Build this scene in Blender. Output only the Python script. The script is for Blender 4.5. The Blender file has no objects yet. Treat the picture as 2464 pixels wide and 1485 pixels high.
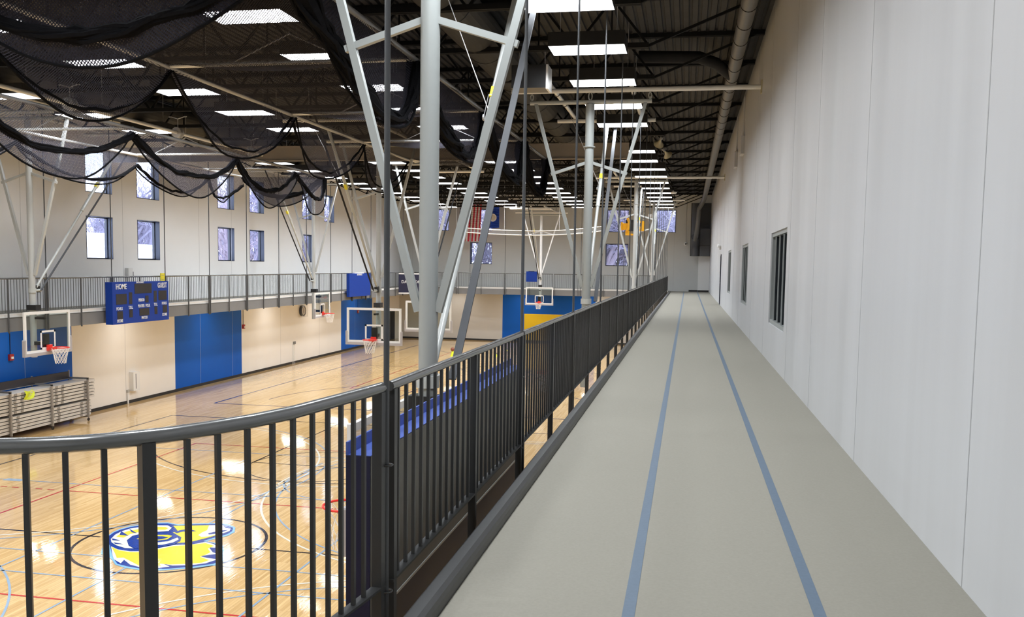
import bpy, bmesh, math, random
from mathutils import Vector, Matrix
PI = math.pi
SC = bpy.context.scene
COL = SC.collection
rnd = random.Random(7)

# ------------------------------------------------------------------ camera
cam_d = bpy.data.cameras.new('camera')
cam = bpy.data.objects.new('camera', cam_d)
COL.objects.link(cam)
SC.camera = cam
cam_d.sensor_fit = 'HORIZONTAL'
cam_d.sensor_width = 36.0
cam_d.lens = 36.0 * 2203.07 / 2464.0
cam_d.shift_x = 0.0
cam_d.shift_y = (820.757 - 742.5) / 2464.0
cam_d.clip_start = 0.05
cam_d.clip_end = 400
EYE = 5.518
_R = Vector((0.98200575, 0.18827098, 0.01479016))
_U = Vector((-0.02999711, 0.07818051, 0.99648782))
_F = Vector((-0.18645344, 0.97900043, -0.0824213))
cam.matrix_world = Matrix(((_R.x, _U.x, -_F.x, 0.0), (_R.y, _U.y, -_F.y, 0.0), (_R.z, _U.z, -_F.z, EYE), (0, 0, 0, 1)))

# ------------------------------------------------------------------ world, exposure
SC.view_settings.view_transform = 'Standard'
SC.view_settings.look = 'None'
SC.view_settings.gamma = 1.0
SC.view_settings.use_curve_mapping = False
SC.view_settings.exposure = 0.0
LAMP = 82.0          # radiance of the fluorescent high-bay lamps
w = bpy.data.worlds.new('overcast_sky')
SC.world = w
w.use_nodes = True
bg = w.node_tree.nodes['Background']
bg.inputs[0].default_value = (0.74, 0.82, 1.0, 1)
bg.inputs[1].default_value = 8.0
cy = SC.cycles
cy.use_denoising = True
cy.max_bounces = 7
cy.diffuse_bounces = 4
cy.glossy_bounces = 3
cy.transmission_bounces = 3
cy.transparent_max_bounces = 14
cy.caustics_reflective = False
cy.caustics_refractive = False
cy.sample_clamp_indirect = 4.0

# ------------------------------------------------------------------ materials
def mat(name, col, rough=0.5, metal=0.0, noise=0.0, nscale=8.0, spec=0.5, bump=0.0, coat=0.0):
    m = bpy.data.materials.new(name); m.use_nodes = True
    nt = m.node_tree; b = nt.nodes['Principled BSDF']
    b.inputs['Base Color'].default_value = (*col, 1)
    b.inputs['Roughness'].default_value = rough
    b.inputs['Metallic'].default_value = metal
    b.inputs['Specular IOR Level'].default_value = spec
    b.inputs['Coat Weight'].default_value = coat
    if noise or bump:
        tc = nt.nodes.new('ShaderNodeTexCoord')
        n = nt.nodes.new('ShaderNodeTexNoise'); n.inputs['Scale'].default_value = nscale; n.inputs['Detail'].default_value = 4
        nt.links.new(tc.outputs['Object'], n.inputs['Vector'])
        if noise:
            mx = nt.nodes.new('ShaderNodeMix'); mx.data_type = 'RGBA'
            mx.inputs[6].default_value = (*[c * (1 - noise) for c in col], 1)
            mx.inputs[7].default_value = (*[min(1, c * (1 + noise)) for c in col], 1)
            nt.links.new(n.outputs['Fac'], mx.inputs[0]); nt.links.new(mx.outputs[2], b.inputs['Base Color'])
        if bump:
            bp = nt.nodes.new('ShaderNodeBump'); bp.inputs['Strength'].default_value = bump; bp.inputs['Distance'].default_value = 0.01
            nt.links.new(n.outputs['Fac'], bp.inputs['Height']); nt.links.new(bp.outputs['Normal'], b.inputs['Normal'])
    return m

def emit(name, col, s):
    m = bpy.data.materials.new(name); m.use_nodes = True
    nt = m.node_tree; nt.nodes.remove(nt.nodes['Principled BSDF'])
    e = nt.nodes.new('ShaderNodeEmission'); e.inputs[0].default_value = (*col, 1); e.inputs[1].default_value = s
    nt.links.new(e.outputs[0], nt.nodes['Material Output'].inputs[0])
    return m

def glass(name, tint, refl=0.035, keep=0.9):
    m = bpy.data.materials.new(name); m.use_nodes = True
    nt = m.node_tree; nt.nodes.remove(nt.nodes['Principled BSDF'])
    t = nt.nodes.new('ShaderNodeBsdfTransparent'); t.inputs[0].default_value = (*[c * keep for c in tint], 1)
    g = nt.nodes.new('ShaderNodeBsdfGlossy'); g.inputs['Roughness'].default_value = 0.02
    lw = nt.nodes.new('ShaderNodeLayerWeight'); lw.inputs[0].default_value = 0.5
    pw = nt.nodes.new('ShaderNodeMath'); pw.operation = 'POWER'; pw.inputs[1].default_value = 5.0; nt.links.new(lw.outputs['Facing'], pw.inputs[0])
    f = nt.nodes.new('ShaderNodeMath'); f.operation = 'MULTIPLY_ADD'; f.inputs[1].default_value = 0.9; f.inputs[2].default_value = refl; nt.links.new(pw.outputs[0], f.inputs[0])
    mx = nt.nodes.new('ShaderNodeMixShader')
    nt.links.new(f.outputs[0], mx.inputs[0]); nt.links.new(t.outputs[0], mx.inputs[1]); nt.links.new(g.outputs[0], mx.inputs[2])
    nt.links.new(mx.outputs[0], nt.nodes['Material Output'].inputs[0])
    return m

def netting(name, col, cover, scale=30.0):
    """knotted netting: holes between diagonal strands"""
    m = bpy.data.materials.new(name); m.use_nodes = True
    nt = m.node_tree; b = nt.nodes['Principled BSDF']
    b.inputs['Base Color'].default_value = (*col, 1); b.inputs['Roughness'].default_value = 0.8; b.inputs['Specular IOR Level'].default_value = 0.02
    uv = nt.nodes.new('ShaderNodeUVMap')
    mp = nt.nodes.new('ShaderNodeMapping'); mp.inputs['Rotation'].default_value = (0, 0, PI / 4); mp.inputs['Scale'].default_value = (scale, scale, scale)
    nt.links.new(uv.outputs[0], mp.inputs[0])
    sp = nt.nodes.new('ShaderNodeSeparateXYZ'); nt.links.new(mp.outputs[0], sp.inputs[0])
    outs = []
    for k in (0, 1):
        fr = nt.nodes.new('ShaderNodeMath'); fr.operation = 'FRACT'; nt.links.new(sp.outputs[k], fr.inputs[0])
        lt = nt.nodes.new('ShaderNodeMath'); lt.operation = 'LESS_THAN'; lt.inputs[1].default_value = cover; nt.links.new(fr.outputs[0], lt.inputs[0])
        outs.append(lt)
    mxx = nt.nodes.new('ShaderNodeMath'); mxx.operation = 'MAXIMUM'
    nt.links.new(outs[0].outputs[0], mxx.inputs[0]); nt.links.new(outs[1].outputs[0], mxx.inputs[1])
    t = nt.nodes.new('ShaderNodeBsdfTransparent')
    mx = nt.nodes.new('ShaderNodeMixShader')
    nt.links.new(mxx.outputs[0], mx.inputs[0]); nt.links.new(t.outputs[0], mx.inputs[1]); nt.links.new(b.outputs[0], mx.inputs[2])
    nt.links.new(mx.outputs[0], nt.nodes['Material Output'].inputs[0])
    return m

def floor_wood():
    m = bpy.data.materials.new('maple_floor'); m.use_nodes = True
    nt = m.node_tree; b = nt.nodes['Principled BSDF']; L = nt.links.new
    tc = nt.nodes.new('ShaderNodeTexCoord')
    rot = nt.nodes.new('ShaderNodeMapping'); rot.inputs['Rotation'].default_value = (0, 0, PI / 2)
    L(tc.outputs['Object'], rot.inputs[0])
    br = nt.nodes.new('ShaderNodeTexBrick')
    br.inputs['Scale'].default_value = 1.0; br.inputs['Brick Width'].default_value = 1.1; br.inputs['Row Height'].default_value = 0.058
    br.inputs['Mortar Size'].default_value = 0.0015; br.inputs['Mortar Smooth'].default_value = 0.3
    br.inputs['Color1'].default_value = (0.60, 0.385, 0.165, 1); br.inputs['Color2'].default_value = (0.74, 0.51, 0.25, 1)
    br.inputs['Mortar'].default_value = (0.33, 0.19, 0.08, 1)
    L(rot.outputs[0], br.inputs['Vector'])
    st = nt.nodes.new('ShaderNodeMapping'); st.inputs['Scale'].default_value = (14, 0.5, 1)
    L(tc.outputs['Object'], st.inputs[0])
    n = nt.nodes.new('ShaderNodeTexNoise'); n.inputs['Scale'].default_value = 1.6; n.inputs['Detail'].default_value = 6
    L(st.outputs[0], n.inputs['Vector'])
    mx = nt.nodes.new('ShaderNodeMix'); mx.data_type = 'RGBA'; mx.blend_type = 'MULTIPLY'; mx.inputs[0].default_value = 0.35
    cr = nt.nodes.new('ShaderNodeValToRGB'); cr.color_ramp.elements[0].position = 0.3; cr.color_ramp.elements[0].color = (0.55, 0.5, 0.45, 1)
    cr.color_ramp.elements[1].position = 0.7
    L(n.outputs['Fac'], cr.inputs[0]); L(br.outputs['Color'], mx.inputs[6]); L(cr.outputs[0], mx.inputs[7])
    L(mx.outputs[2], b.inputs['Base Color'])
    gloss_coat(m, b)
    return m

def gloss_coat(m, b):
    """the varnish: mirror-like, slightly wavy along the boards"""
    nt = m.node_tree; L = nt.links.new
    b.inputs['Roughness'].default_value = 0.05
    b.inputs['Specular IOR Level'].default_value = 0.75
    tc = nt.nodes.new('ShaderNodeTexCoord')
    s2 = nt.nodes.new('ShaderNodeMapping'); s2.inputs['Scale'].default_value = (9, 0.9, 1)
    L(tc.outputs['Object'], s2.inputs[0])
    n2 = nt.nodes.new('ShaderNodeTexNoise'); n2.inputs['Scale'].default_value = 2.2; n2.inputs['Detail'].default_value = 3
    L(s2.outputs[0], n2.inputs['Vector'])
    bp = nt.nodes.new('ShaderNodeBump'); bp.inputs['Strength'].default_value = 0.06; bp.inputs['Distance'].default_value = 0.02
    L(n2.outputs['Fac'], bp.inputs['Height']); L(bp.outputs['Normal'], b.inputs['Normal'])

M = {}
M['wood'] = floor_wood()
def paint_on_floor(name, col):
    m = mat(name, col, 0.1, noise=0.06, nscale=20)
    gloss_coat(m, m.node_tree.nodes['Principled BSDF'])
    return m
M['l_black'] = paint_on_floor('floor_paint_black', (0.02, 0.02, 0.03))
M['l_navy'] = paint_on_floor('floor_paint_navy', (0.03, 0.035, 0.12))
M['l_red'] = paint_on_floor('floor_paint_red', (0.50, 0.04, 0.04))
M['l_white'] = paint_on_floor('floor_paint_white', (0.72, 0.68, 0.58))
M['l_blue'] = paint_on_floor('floor_paint_pale_blue', (0.28, 0.38, 0.50))
M['e_yellow'] = paint_on_floor('floor_paint_yellow', (0.78, 0.62, 0.04))
M['e_navy'] = paint_on_floor('floor_paint_royal', (0.02, 0.05, 0.26))
M['e_white'] = paint_on_floor('floor_paint_cream', (0.75, 0.72, 0.62))
M['e_pale'] = paint_on_floor('floor_paint_sky', (0.22, 0.45, 0.68))
M['track'] = mat('track_rubber', (0.238, 0.226, 0.190), 0.75, noise=0.10, nscale=55, bump=0.12, spec=0.3)
M['lane'] = mat('lane_blue', (0.082, 0.120, 0.170), 0.6, noise=0.12, nscale=40)
M['wall_w'] = mat('wall_white_paint', (0.50, 0.505, 0.52), 0.42, noise=0.035, nscale=1.1, bump=0.03)
M['wall_p'] = mat('partition_white', (0.88, 0.88, 0.87), 0.5)
def streaks(m):
    """vertical roller marks and faint scuffs in the paint"""
    nt = m.node_tree; b = nt.nodes['Principled BSDF']; L = nt.links.new
    tc = nt.nodes.new('ShaderNodeTexCoord'); mp = nt.nodes.new('ShaderNodeMapping'); mp.inputs['Scale'].default_value = (1, 2.2, 0.10); L(tc.outputs['Object'], mp.inputs[0])
    n = nt.nodes.new('ShaderNodeTexNoise'); n.inputs['Scale'].default_value = 1.0; n.inputs['Detail'].default_value = 5; L(mp.outputs[0], n.inputs['Vector'])
    cr = nt.nodes.new('ShaderNodeValToRGB'); e = cr.color_ramp.elements
    e[0].position = 0.32; e[0].color = (0.52, 0.524, 0.535, 1); e[1].position = 0.62; e[1].color = (0.575, 0.58, 0.595, 1)
    L(n.outputs['Fac'], cr.inputs[0]); L(cr.outputs[0], b.inputs['Base Color'])
    rr_ = nt.nodes.new('ShaderNodeMapRange'); rr_.inputs['To Min'].default_value = 0.28; rr_.inputs['To Max'].default_value = 0.5; L(n.outputs['Fac'], rr_.inputs['Value']); L(rr_.outputs[0], b.inputs['Roughness'])
streaks(M['wall_w'])
M['fin'] = mat('fin_dark', (0.022, 0.025, 0.028), 0.6, spec=0.1)
M['joint'] = mat('joint_sealant', (0.42, 0.42, 0.43), 0.7)
M['wall_l'] = mat('wall_upper_paint', (0.885, 0.89, 0.895), 0.55, noise=0.02, nscale=1.5)
M['wall_beige'] = mat('wall_lower_beige', (0.87, 0.835, 0.795), 0.45, noise=0.03, nscale=1.5)
M['wall_blue'] = mat('wall_royal_blue', (0.0, 0.095, 0.46), 0.55, spec=0.25, noise=0.04, nscale=2)
M['wall_yellow'] = mat('wall_yellow', (0.82, 0.54, 0.01), 0.4)
M['wall_grey'] = mat('wall_far_grey', (0.60, 0.61, 0.60), 0.55, noise=0.03, nscale=1.5)
M['wall_greige'] = mat('wall_far_lower', (0.58, 0.56, 0.53), 0.5, noise=0.03, nscale=1.5)
M['base'] = mat('rubber_base', (0.016, 0.016, 0.017), 0.5)
M['fascia'] = mat('fascia_grey', (0.175, 0.175, 0.178), 0.5, noise=0.05)
M['concrete'] = mat('slab_underside', (0.35, 0.34, 0.32), 0.8, noise=0.1)
M['kerbpad'] = mat('kerb_rubber', (0.034, 0.035, 0.036), 0.42, noise=0.1, nscale=12)
M['rail'] = mat('rail_charcoal', (0.030, 0.031, 0.032), 0.38, noise=0.05, nscale=20)
M['railtop'] = mat('rail_handrail_grey', (0.085, 0.088, 0.09), 0.24, spec=1.0, coat=0.4)
M['rod'] = mat('rod_charcoal', (0.055, 0.058, 0.063), 0.4)
M['hoop'] = mat('hoop_grey_paint', (0.31, 0.33, 0.325), 0.35, noise=0.03, nscale=10)
M['hoop_w'] = mat('hoop_white_paint', (0.46, 0.48, 0.47), 0.3)
M['strap_d'] = mat('strap_dark', (0.03, 0.03, 0.032), 0.8, spec=0.05)
M['rail_lit'] = mat('rail_charcoal_lit', (0.085, 0.087, 0.09), 0.4)  # same charcoal paint, its colour lightened to stand in for light on it
M['strap'] = mat('strap_grey', (0.09, 0.093, 0.10), 0.8, spec=0.05)
M['alarm'] = mat('alarm_red', (0.33, 0.015, 0.015), 0.4)
M['hoop_m'] = mat('hoop_pale_paint', (0.46, 0.475, 0.47), 0.35, noise=0.03, nscale=10)
M['black'] = mat('black_metal', (0.012, 0.012, 0.013), 0.4)
M['dark'] = mat('ceiling_black', (0.025, 0.024, 0.023), 0.7, noise=0.15, spec=0.1)
M['deck'] = mat('roof_deck', (0.072, 0.071, 0.070), 0.8, noise=0.15, nscale=3, spec=0.04)
M['joist'] = mat('joist_black', (0.012, 0.012, 0.012), 0.7, spec=0.08)
M['duct'] = mat('duct_fabric', (0.085, 0.083, 0.080), 0.85, spec=0.05, noise=0.06, nscale=3)
M['spiral'] = mat('spiral_duct_grey', (0.10, 0.098, 0.096), 0.45, noise=0.05)
M['chase'] = mat('chase_dark', (0.06, 0.062, 0.07), 0.5)
M['girder'] = mat('girder_tan', (0.34, 0.30, 0.255), 0.6)
M['white'] = mat('white_enamel', (0.80, 0.80, 0.80), 0.3)
M['frame'] = mat('board_frame_white', (0.80, 0.80, 0.79), 0.3)
M['pad'] = mat('board_padding', (0.40, 0.375, 0.38), 0.6)
M['glass'] = glass('board_glass', (0.93, 0.97, 0.96), keep=0.93)
M['wglass'] = glass('window_glass', (0.95, 0.97, 1.0), keep=0.97)
M['red'] = mat('rim_red', (0.70, 0.03, 0.02), 0.3)
M['cord'] = mat('net_cord', (0.82, 0.80, 0.78), 0.8)
M['navy'] = mat('scoreboard_blue', (0.004, 0.035, 0.26), 0.55, spec=0.25, noise=0.05)
M['navy_d'] = mat('scoreboard_navy', (0.003, 0.004, 0.032), 0.5, noise=0.1)
M['navy_t'] = mat('scoreboard_top_blue', (0.05, 0.09, 0.34), 0.35, noise=0.35, nscale=6)
M['olive'] = mat('galvanised_back', (0.20, 0.19, 0.165), 0.5, noise=0.1)
M['led'] = mat('display_black', (0.022, 0.020, 0.022), 0.35)
M['text'] = mat('lettering_white', (0.82, 0.82, 0.82), 0.5)
M['yellow'] = mat('yellow_plastic', (0.80, 0.70, 0.03), 0.5)
M['hivis'] = mat('cone_yellow', (0.72, 0.85, 0.03), 0.5)
M['amber'] = mat('amber_paint', (0.80, 0.40, 0.01), 0.4)
M['alu'] = mat('aluminium', (0.80, 0.78, 0.755), 0.35, metal=0.15, noise=0.06, nscale=6)
M['alu_d'] = mat('aluminium_upright', (0.36, 0.34, 0.325), 0.45, metal=0.2)
M['board_d'] = mat('dark_board', (0.02, 0.02, 0.03), 0.35)
M['ball'] = mat('basketball_leather', (0.22, 0.055, 0.025), 0.5)
M['bronze'] = mat('window_frame_dark', (0.030, 0.034, 0.05), 0.35)
M['jamb'] = mat('window_jamb_blue', (0.014, 0.02, 0.045), 0.4)
M['flag_r'] = mat('flag_red', (0.55, 0.03, 0.06), 0.7)
M['flag_w'] = mat('flag_white', (0.80, 0.77, 0.78), 0.7)
M['flag_n'] = mat('flag_navy', (0.02, 0.025, 0.09), 0.7)
M['flag_b'] = mat('flag_blue', (0.01, 0.06, 0.48), 0.7)
M['net'] = netting('net_black', (0.020, 0.0195, 0.026), 0.40, 30)
M['net_lit'] = netting('net_black_lit', (0.065, 0.063, 0.080), 0.30, 30)  # the black netting again, coloured paler as if lit
M['net_g'] = netting('net_grey_fine', (0.30, 0.30, 0.30), 0.16, 20)
M['roll'] = mat('net_bundle_black', (0.006, 0.006, 0.007), 1.0, noise=0.4, nscale=25, bump=0.6, spec=0.05)
M['chain'] = mat('chain_zinc', (0.55, 0.55, 0.56), 0.35, metal=0.3)
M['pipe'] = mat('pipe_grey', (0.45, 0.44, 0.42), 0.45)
M['pipe_w'] = mat('pipe_white', (0.80, 0.80, 0.78), 0.35)
M['pipe_d'] = mat('pipe_dark', (0.20, 0.20, 0.20), 0.3)
M['lamp'] = emit('fluorescent_lamps', (0.925, 0.965, 1.0), LAMP)
M['lamp_s'] = emit('fluorescent_strip', (1.0, 0.97, 0.92), LAMP * 0.42)
M['reflector'] = mat('lamp_reflector', (0.9, 0.9, 0.9), 0.3)
M['snow'] = mat('snow', (0.86, 0.88, 0.92), 0.8)
M['bark'] = mat('tree_bark', (0.21, 0.195, 0.26), 0.9, noise=0.3, nscale=4)
M['bark_b'] = mat('tree_bark_brown', (0.27, 0.22, 0.26), 0.9, noise=0.3, nscale=4)
M['brick'] = mat('far_building_white', (0.88, 0.88, 0.88), 0.7)
M['horn'] = mat('horn_cream', (0.50, 0.45, 0.30), 0.5)
M['clockface'] = mat('clock_face', (0.62, 0.56, 0.48), 0.4)

# ------------------------------------------------------------------ mesh builder
class MB:
    def __init__(s):
        s.v = []; s.f = []; s.m = []; s.uv = {}
    def add(s, vs, fs, mi=0):
        o = len(s.v); s.v += [tuple(p) for p in vs]
        for f in fs:
            s.f.append([o + i for i in f]); s.m.append(mi)
        return s
    def quad(s, a, b, c, d, mi=0):
        return s.add([a, b, c, d], [[0, 1, 2, 3]], mi)
    def box(s, x0, x1, y0, y1, z0, z1, mi=0):
        return s.add([(x0, y0, z0), (x1, y0, z0), (x1, y1, z0), (x0, y1, z0), (x0, y0, z1), (x1, y0, z1), (x1, y1, z1), (x0, y1, z1)],
                     [[3, 2, 1, 0], [4, 5, 6, 7], [0, 1, 5, 4], [1, 2, 6, 5], [2, 3, 7, 6], [3, 0, 4, 7]], mi)
    def bar(s, p, q, a, b, up=(0, 0, 1), mi=0):
        """rectangular bar from p to q, a wide (across up), b deep (along up)"""
        p = Vector(p); q = Vector(q); d = (q - p).normalized(); u = Vector(up)
        if abs(d.dot(u)) > 0.98: u = Vector((0, 1, 0)) if abs(d.y) < 0.9 else Vector((1, 0, 0))
        x = d.cross(u).normalized() * a / 2; y = x.cross(d).normalized() * b / 2
        vs = [p - x - y, p + x - y, p + x + y, p - x + y, q - x - y, q + x - y, q + x + y, q - x + y]
        return s.add(vs, [[3, 2, 1, 0], [4, 5, 6, 7], [0, 1, 5, 4], [1, 2, 6, 5], [2, 3, 7, 6], [3, 0, 4, 7]], mi)
    def tube(s, pts, r, n=10, cap=True, closed=False, mi=0):
        pts = [Vector(p) for p in pts]; k = len(pts)
        rr = r if isinstance(r, (list, tuple)) else [r] * k
        rings = []; prev = None
        for i, p in enumerate(pts):
            if closed: d = pts[(i + 1) % k] - pts[i - 1]
            else: d = pts[min(i + 1, k - 1)] - pts[max(i - 1, 0)]
            d.normalize()
            if prev is None:
                u = Vector((0, 0, 1)) if abs(d.z) < 0.9 else Vector((1, 0, 0))
                x = d.cross(u).normalized()
            else:
                x = (prev - d * prev.dot(d)).normalized()
            prev = x; y = d.cross(x)
            rings.append([p + (x * math.cos(2 * PI * j / n) + y * math.sin(2 * PI * j / n)) * rr[i] for j in range(n)])
        vs = [v for R_ in rings for v in R_]; fs = []
        for i in range(k if closed else k - 1):
            a = i * n; b = ((i + 1) % k) * n
            for j in range(n):
                j2 = (j + 1) % n
                fs.append([a + j, a + j2, b + j2, b + j])
        if cap and not closed:
            fs.append(list(range(n))[::-1]); fs.append([(k - 1) * n + j for j in range(n)])
        return s.add(vs, fs, mi)
    def lathe(s, prof, c=(0, 0, 0), axis='z', n=16, mi=0):
        """prof: (radius, height) pairs"""
        vs = []; fs = []
        for r, h in prof:
            for j in range(n):
                a = 2 * PI * j / n; x, y = r * math.cos(a), r * math.sin(a)
                p = {'z': (x, y, h), 'x': (h, x, y), 'y': (y, h, x)}[axis]
                vs.append((p[0] + c[0], p[1] + c[1], p[2] + c[2]))
        for i in range(len(prof) - 1):
            for j in range(n):
                j2 = (j + 1) % n
                fs.append([i * n + j, i * n + j2, (i + 1) * n + j2, (i + 1) * n + j])
        fs.append(list(range(n))[::-1]); fs.append([(len(prof) - 1) * n + j for j in range(n)])
        return s.add(vs, fs, mi)
    def grid(s, fn, nu, nv, mi=0):
        """fn(u,v) -> ((x,y,z),(s,t)); keeps the uv in metres"""
        o = len(s.v)
        for i in range(nu + 1):
            for j in range(nv + 1):
                p, t = fn(i / nu, j / nv); s.uv[len(s.v)] = t; s.v.append(tuple(p))
        for i in range(nu):
            for j in range(nv):
                a = o + i * (nv + 1) + j
                s.f.append([a, a + 1, a + nv + 2, a + nv + 1]); s.m.append(mi)
        return s
    def poly(s, pts, z, mi=0):
        return s.add([(x, y, z) for x, y in pts], [list(range(len(pts)))], mi)
    def build(s, name, mats, parent=None, off=(0, 0, 0), smooth=False):
        me = bpy.data.meshes.new(name)
        vs = [(a - off[0], b - off[1], c - off[2]) for a, b, c in s.v]
        me.from_pydata(vs, [], s.f)
        if not isinstance(mats, (list, tuple)): mats = [mats]
        for m in mats: me.materials.append(m)
        me.polygons.foreach_set('material_index', s.m)
        if s.uv:
            ul = me.uv_layers.new(name='UVMap')
            for l in me.loops: ul.data[l.index].uv = s.uv.get(l.vertex_index, (0, 0))
        bm = bmesh.new(); bm.from_mesh(me)
        bmesh.ops.recalc_face_normals(bm, faces=bm.faces) if not s.uv else None
        bm.to_mesh(me); bm.free()
        if smooth:
            me.polygons.foreach_set('use_smooth', [True] * len(me.polygons))
            me.set_sharp_from_angle(angle=math.radians(40))
        o = bpy.data.objects.new(name, me); COL.objects.link(o)
        if parent is not None: o.parent = parent
        return o

def tag(o, label=None, cat=None, group=None, kind=None):
    if label: o['label'] = label
    if cat: o['category'] = cat
    if group: o['group'] = group
    if kind: o['kind'] = kind
    return o
def thing(name, label, cat, loc=(0, 0, 0), rz=0.0, group=None):
    o = bpy.data.objects.new(name, None); COL.objects.link(o)
    o.empty_display_size = 0.1
    o.location = loc; o.rotation_euler = (0, 0, rz)
    return tag(o, label, cat, group)
def copy_tree(o, parent=None, tree=None):
    """a thing, its parts and their sub-parts"""
    if tree is None:
        tree = {}
        for c in COL.objects:
            if c.parent: tree.setdefault(c.parent.name, []).append(c)
    c = o.copy(); COL.objects.link(c)
    if parent is not None: c.parent = parent
    for ch in tree.get(o.name, []): copy_tree(ch, c, tree)
    return c
def struct(o):
    o['kind'] = 'structure'; return o
ORD = ['first', 'second', 'third', 'fourth', 'fifth', 'sixth', 'seventh', 'eighth', 'ninth', 'tenth', 'eleventh', 'twelfth',
       'thirteenth', 'fourteenth', 'fifteenth', 'sixteenth', 'seventeenth', 'eighteenth', 'nineteenth', 'twentieth', 'twenty-first', 'twenty-second', 'twenty-third', 'twenty-fourth']

def lettering(body, size, origin, xdir, ydir, m, parent, name='lettering', align='LEFT', off=(0, 0, 0), width=None):
    cu = bpy.data.curves.new(name, 'FONT'); cu.body = body; cu.size = size; cu.align_x = align; cu.align_y = 'CENTER'
    cu.extrude = 0.004; cu.resolution_u = 2; cu.offset = size * 0.012
    t = bpy.data.objects.new('tmp', cu); COL.objects.link(t)
    dg = bpy.context.evaluated_depsgraph_get(); dg.update()
    me = bpy.data.meshes.new_from_object(t.evaluated_get(dg))
    bpy.data.objects.remove(t)
    xx = [v.co.x for v in me.vertices]; xs = width / (max(xx) - min(xx)) if width else 1.0
    X = Vector(xdir).normalized(); Y = Vector(ydir).normalized(); Z = X.cross(Y); O = Vector(origin) - Vector(off)
    for v in me.vertices: v.co = O + X * v.co.x * xs + Y * v.co.y + Z * v.co.z
    me.materials.clear(); me.materials.append(m)
    o = bpy.data.objects.new(name, me); COL.objects.link(o)
    if parent is not None: o.parent = parent
    return o

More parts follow.
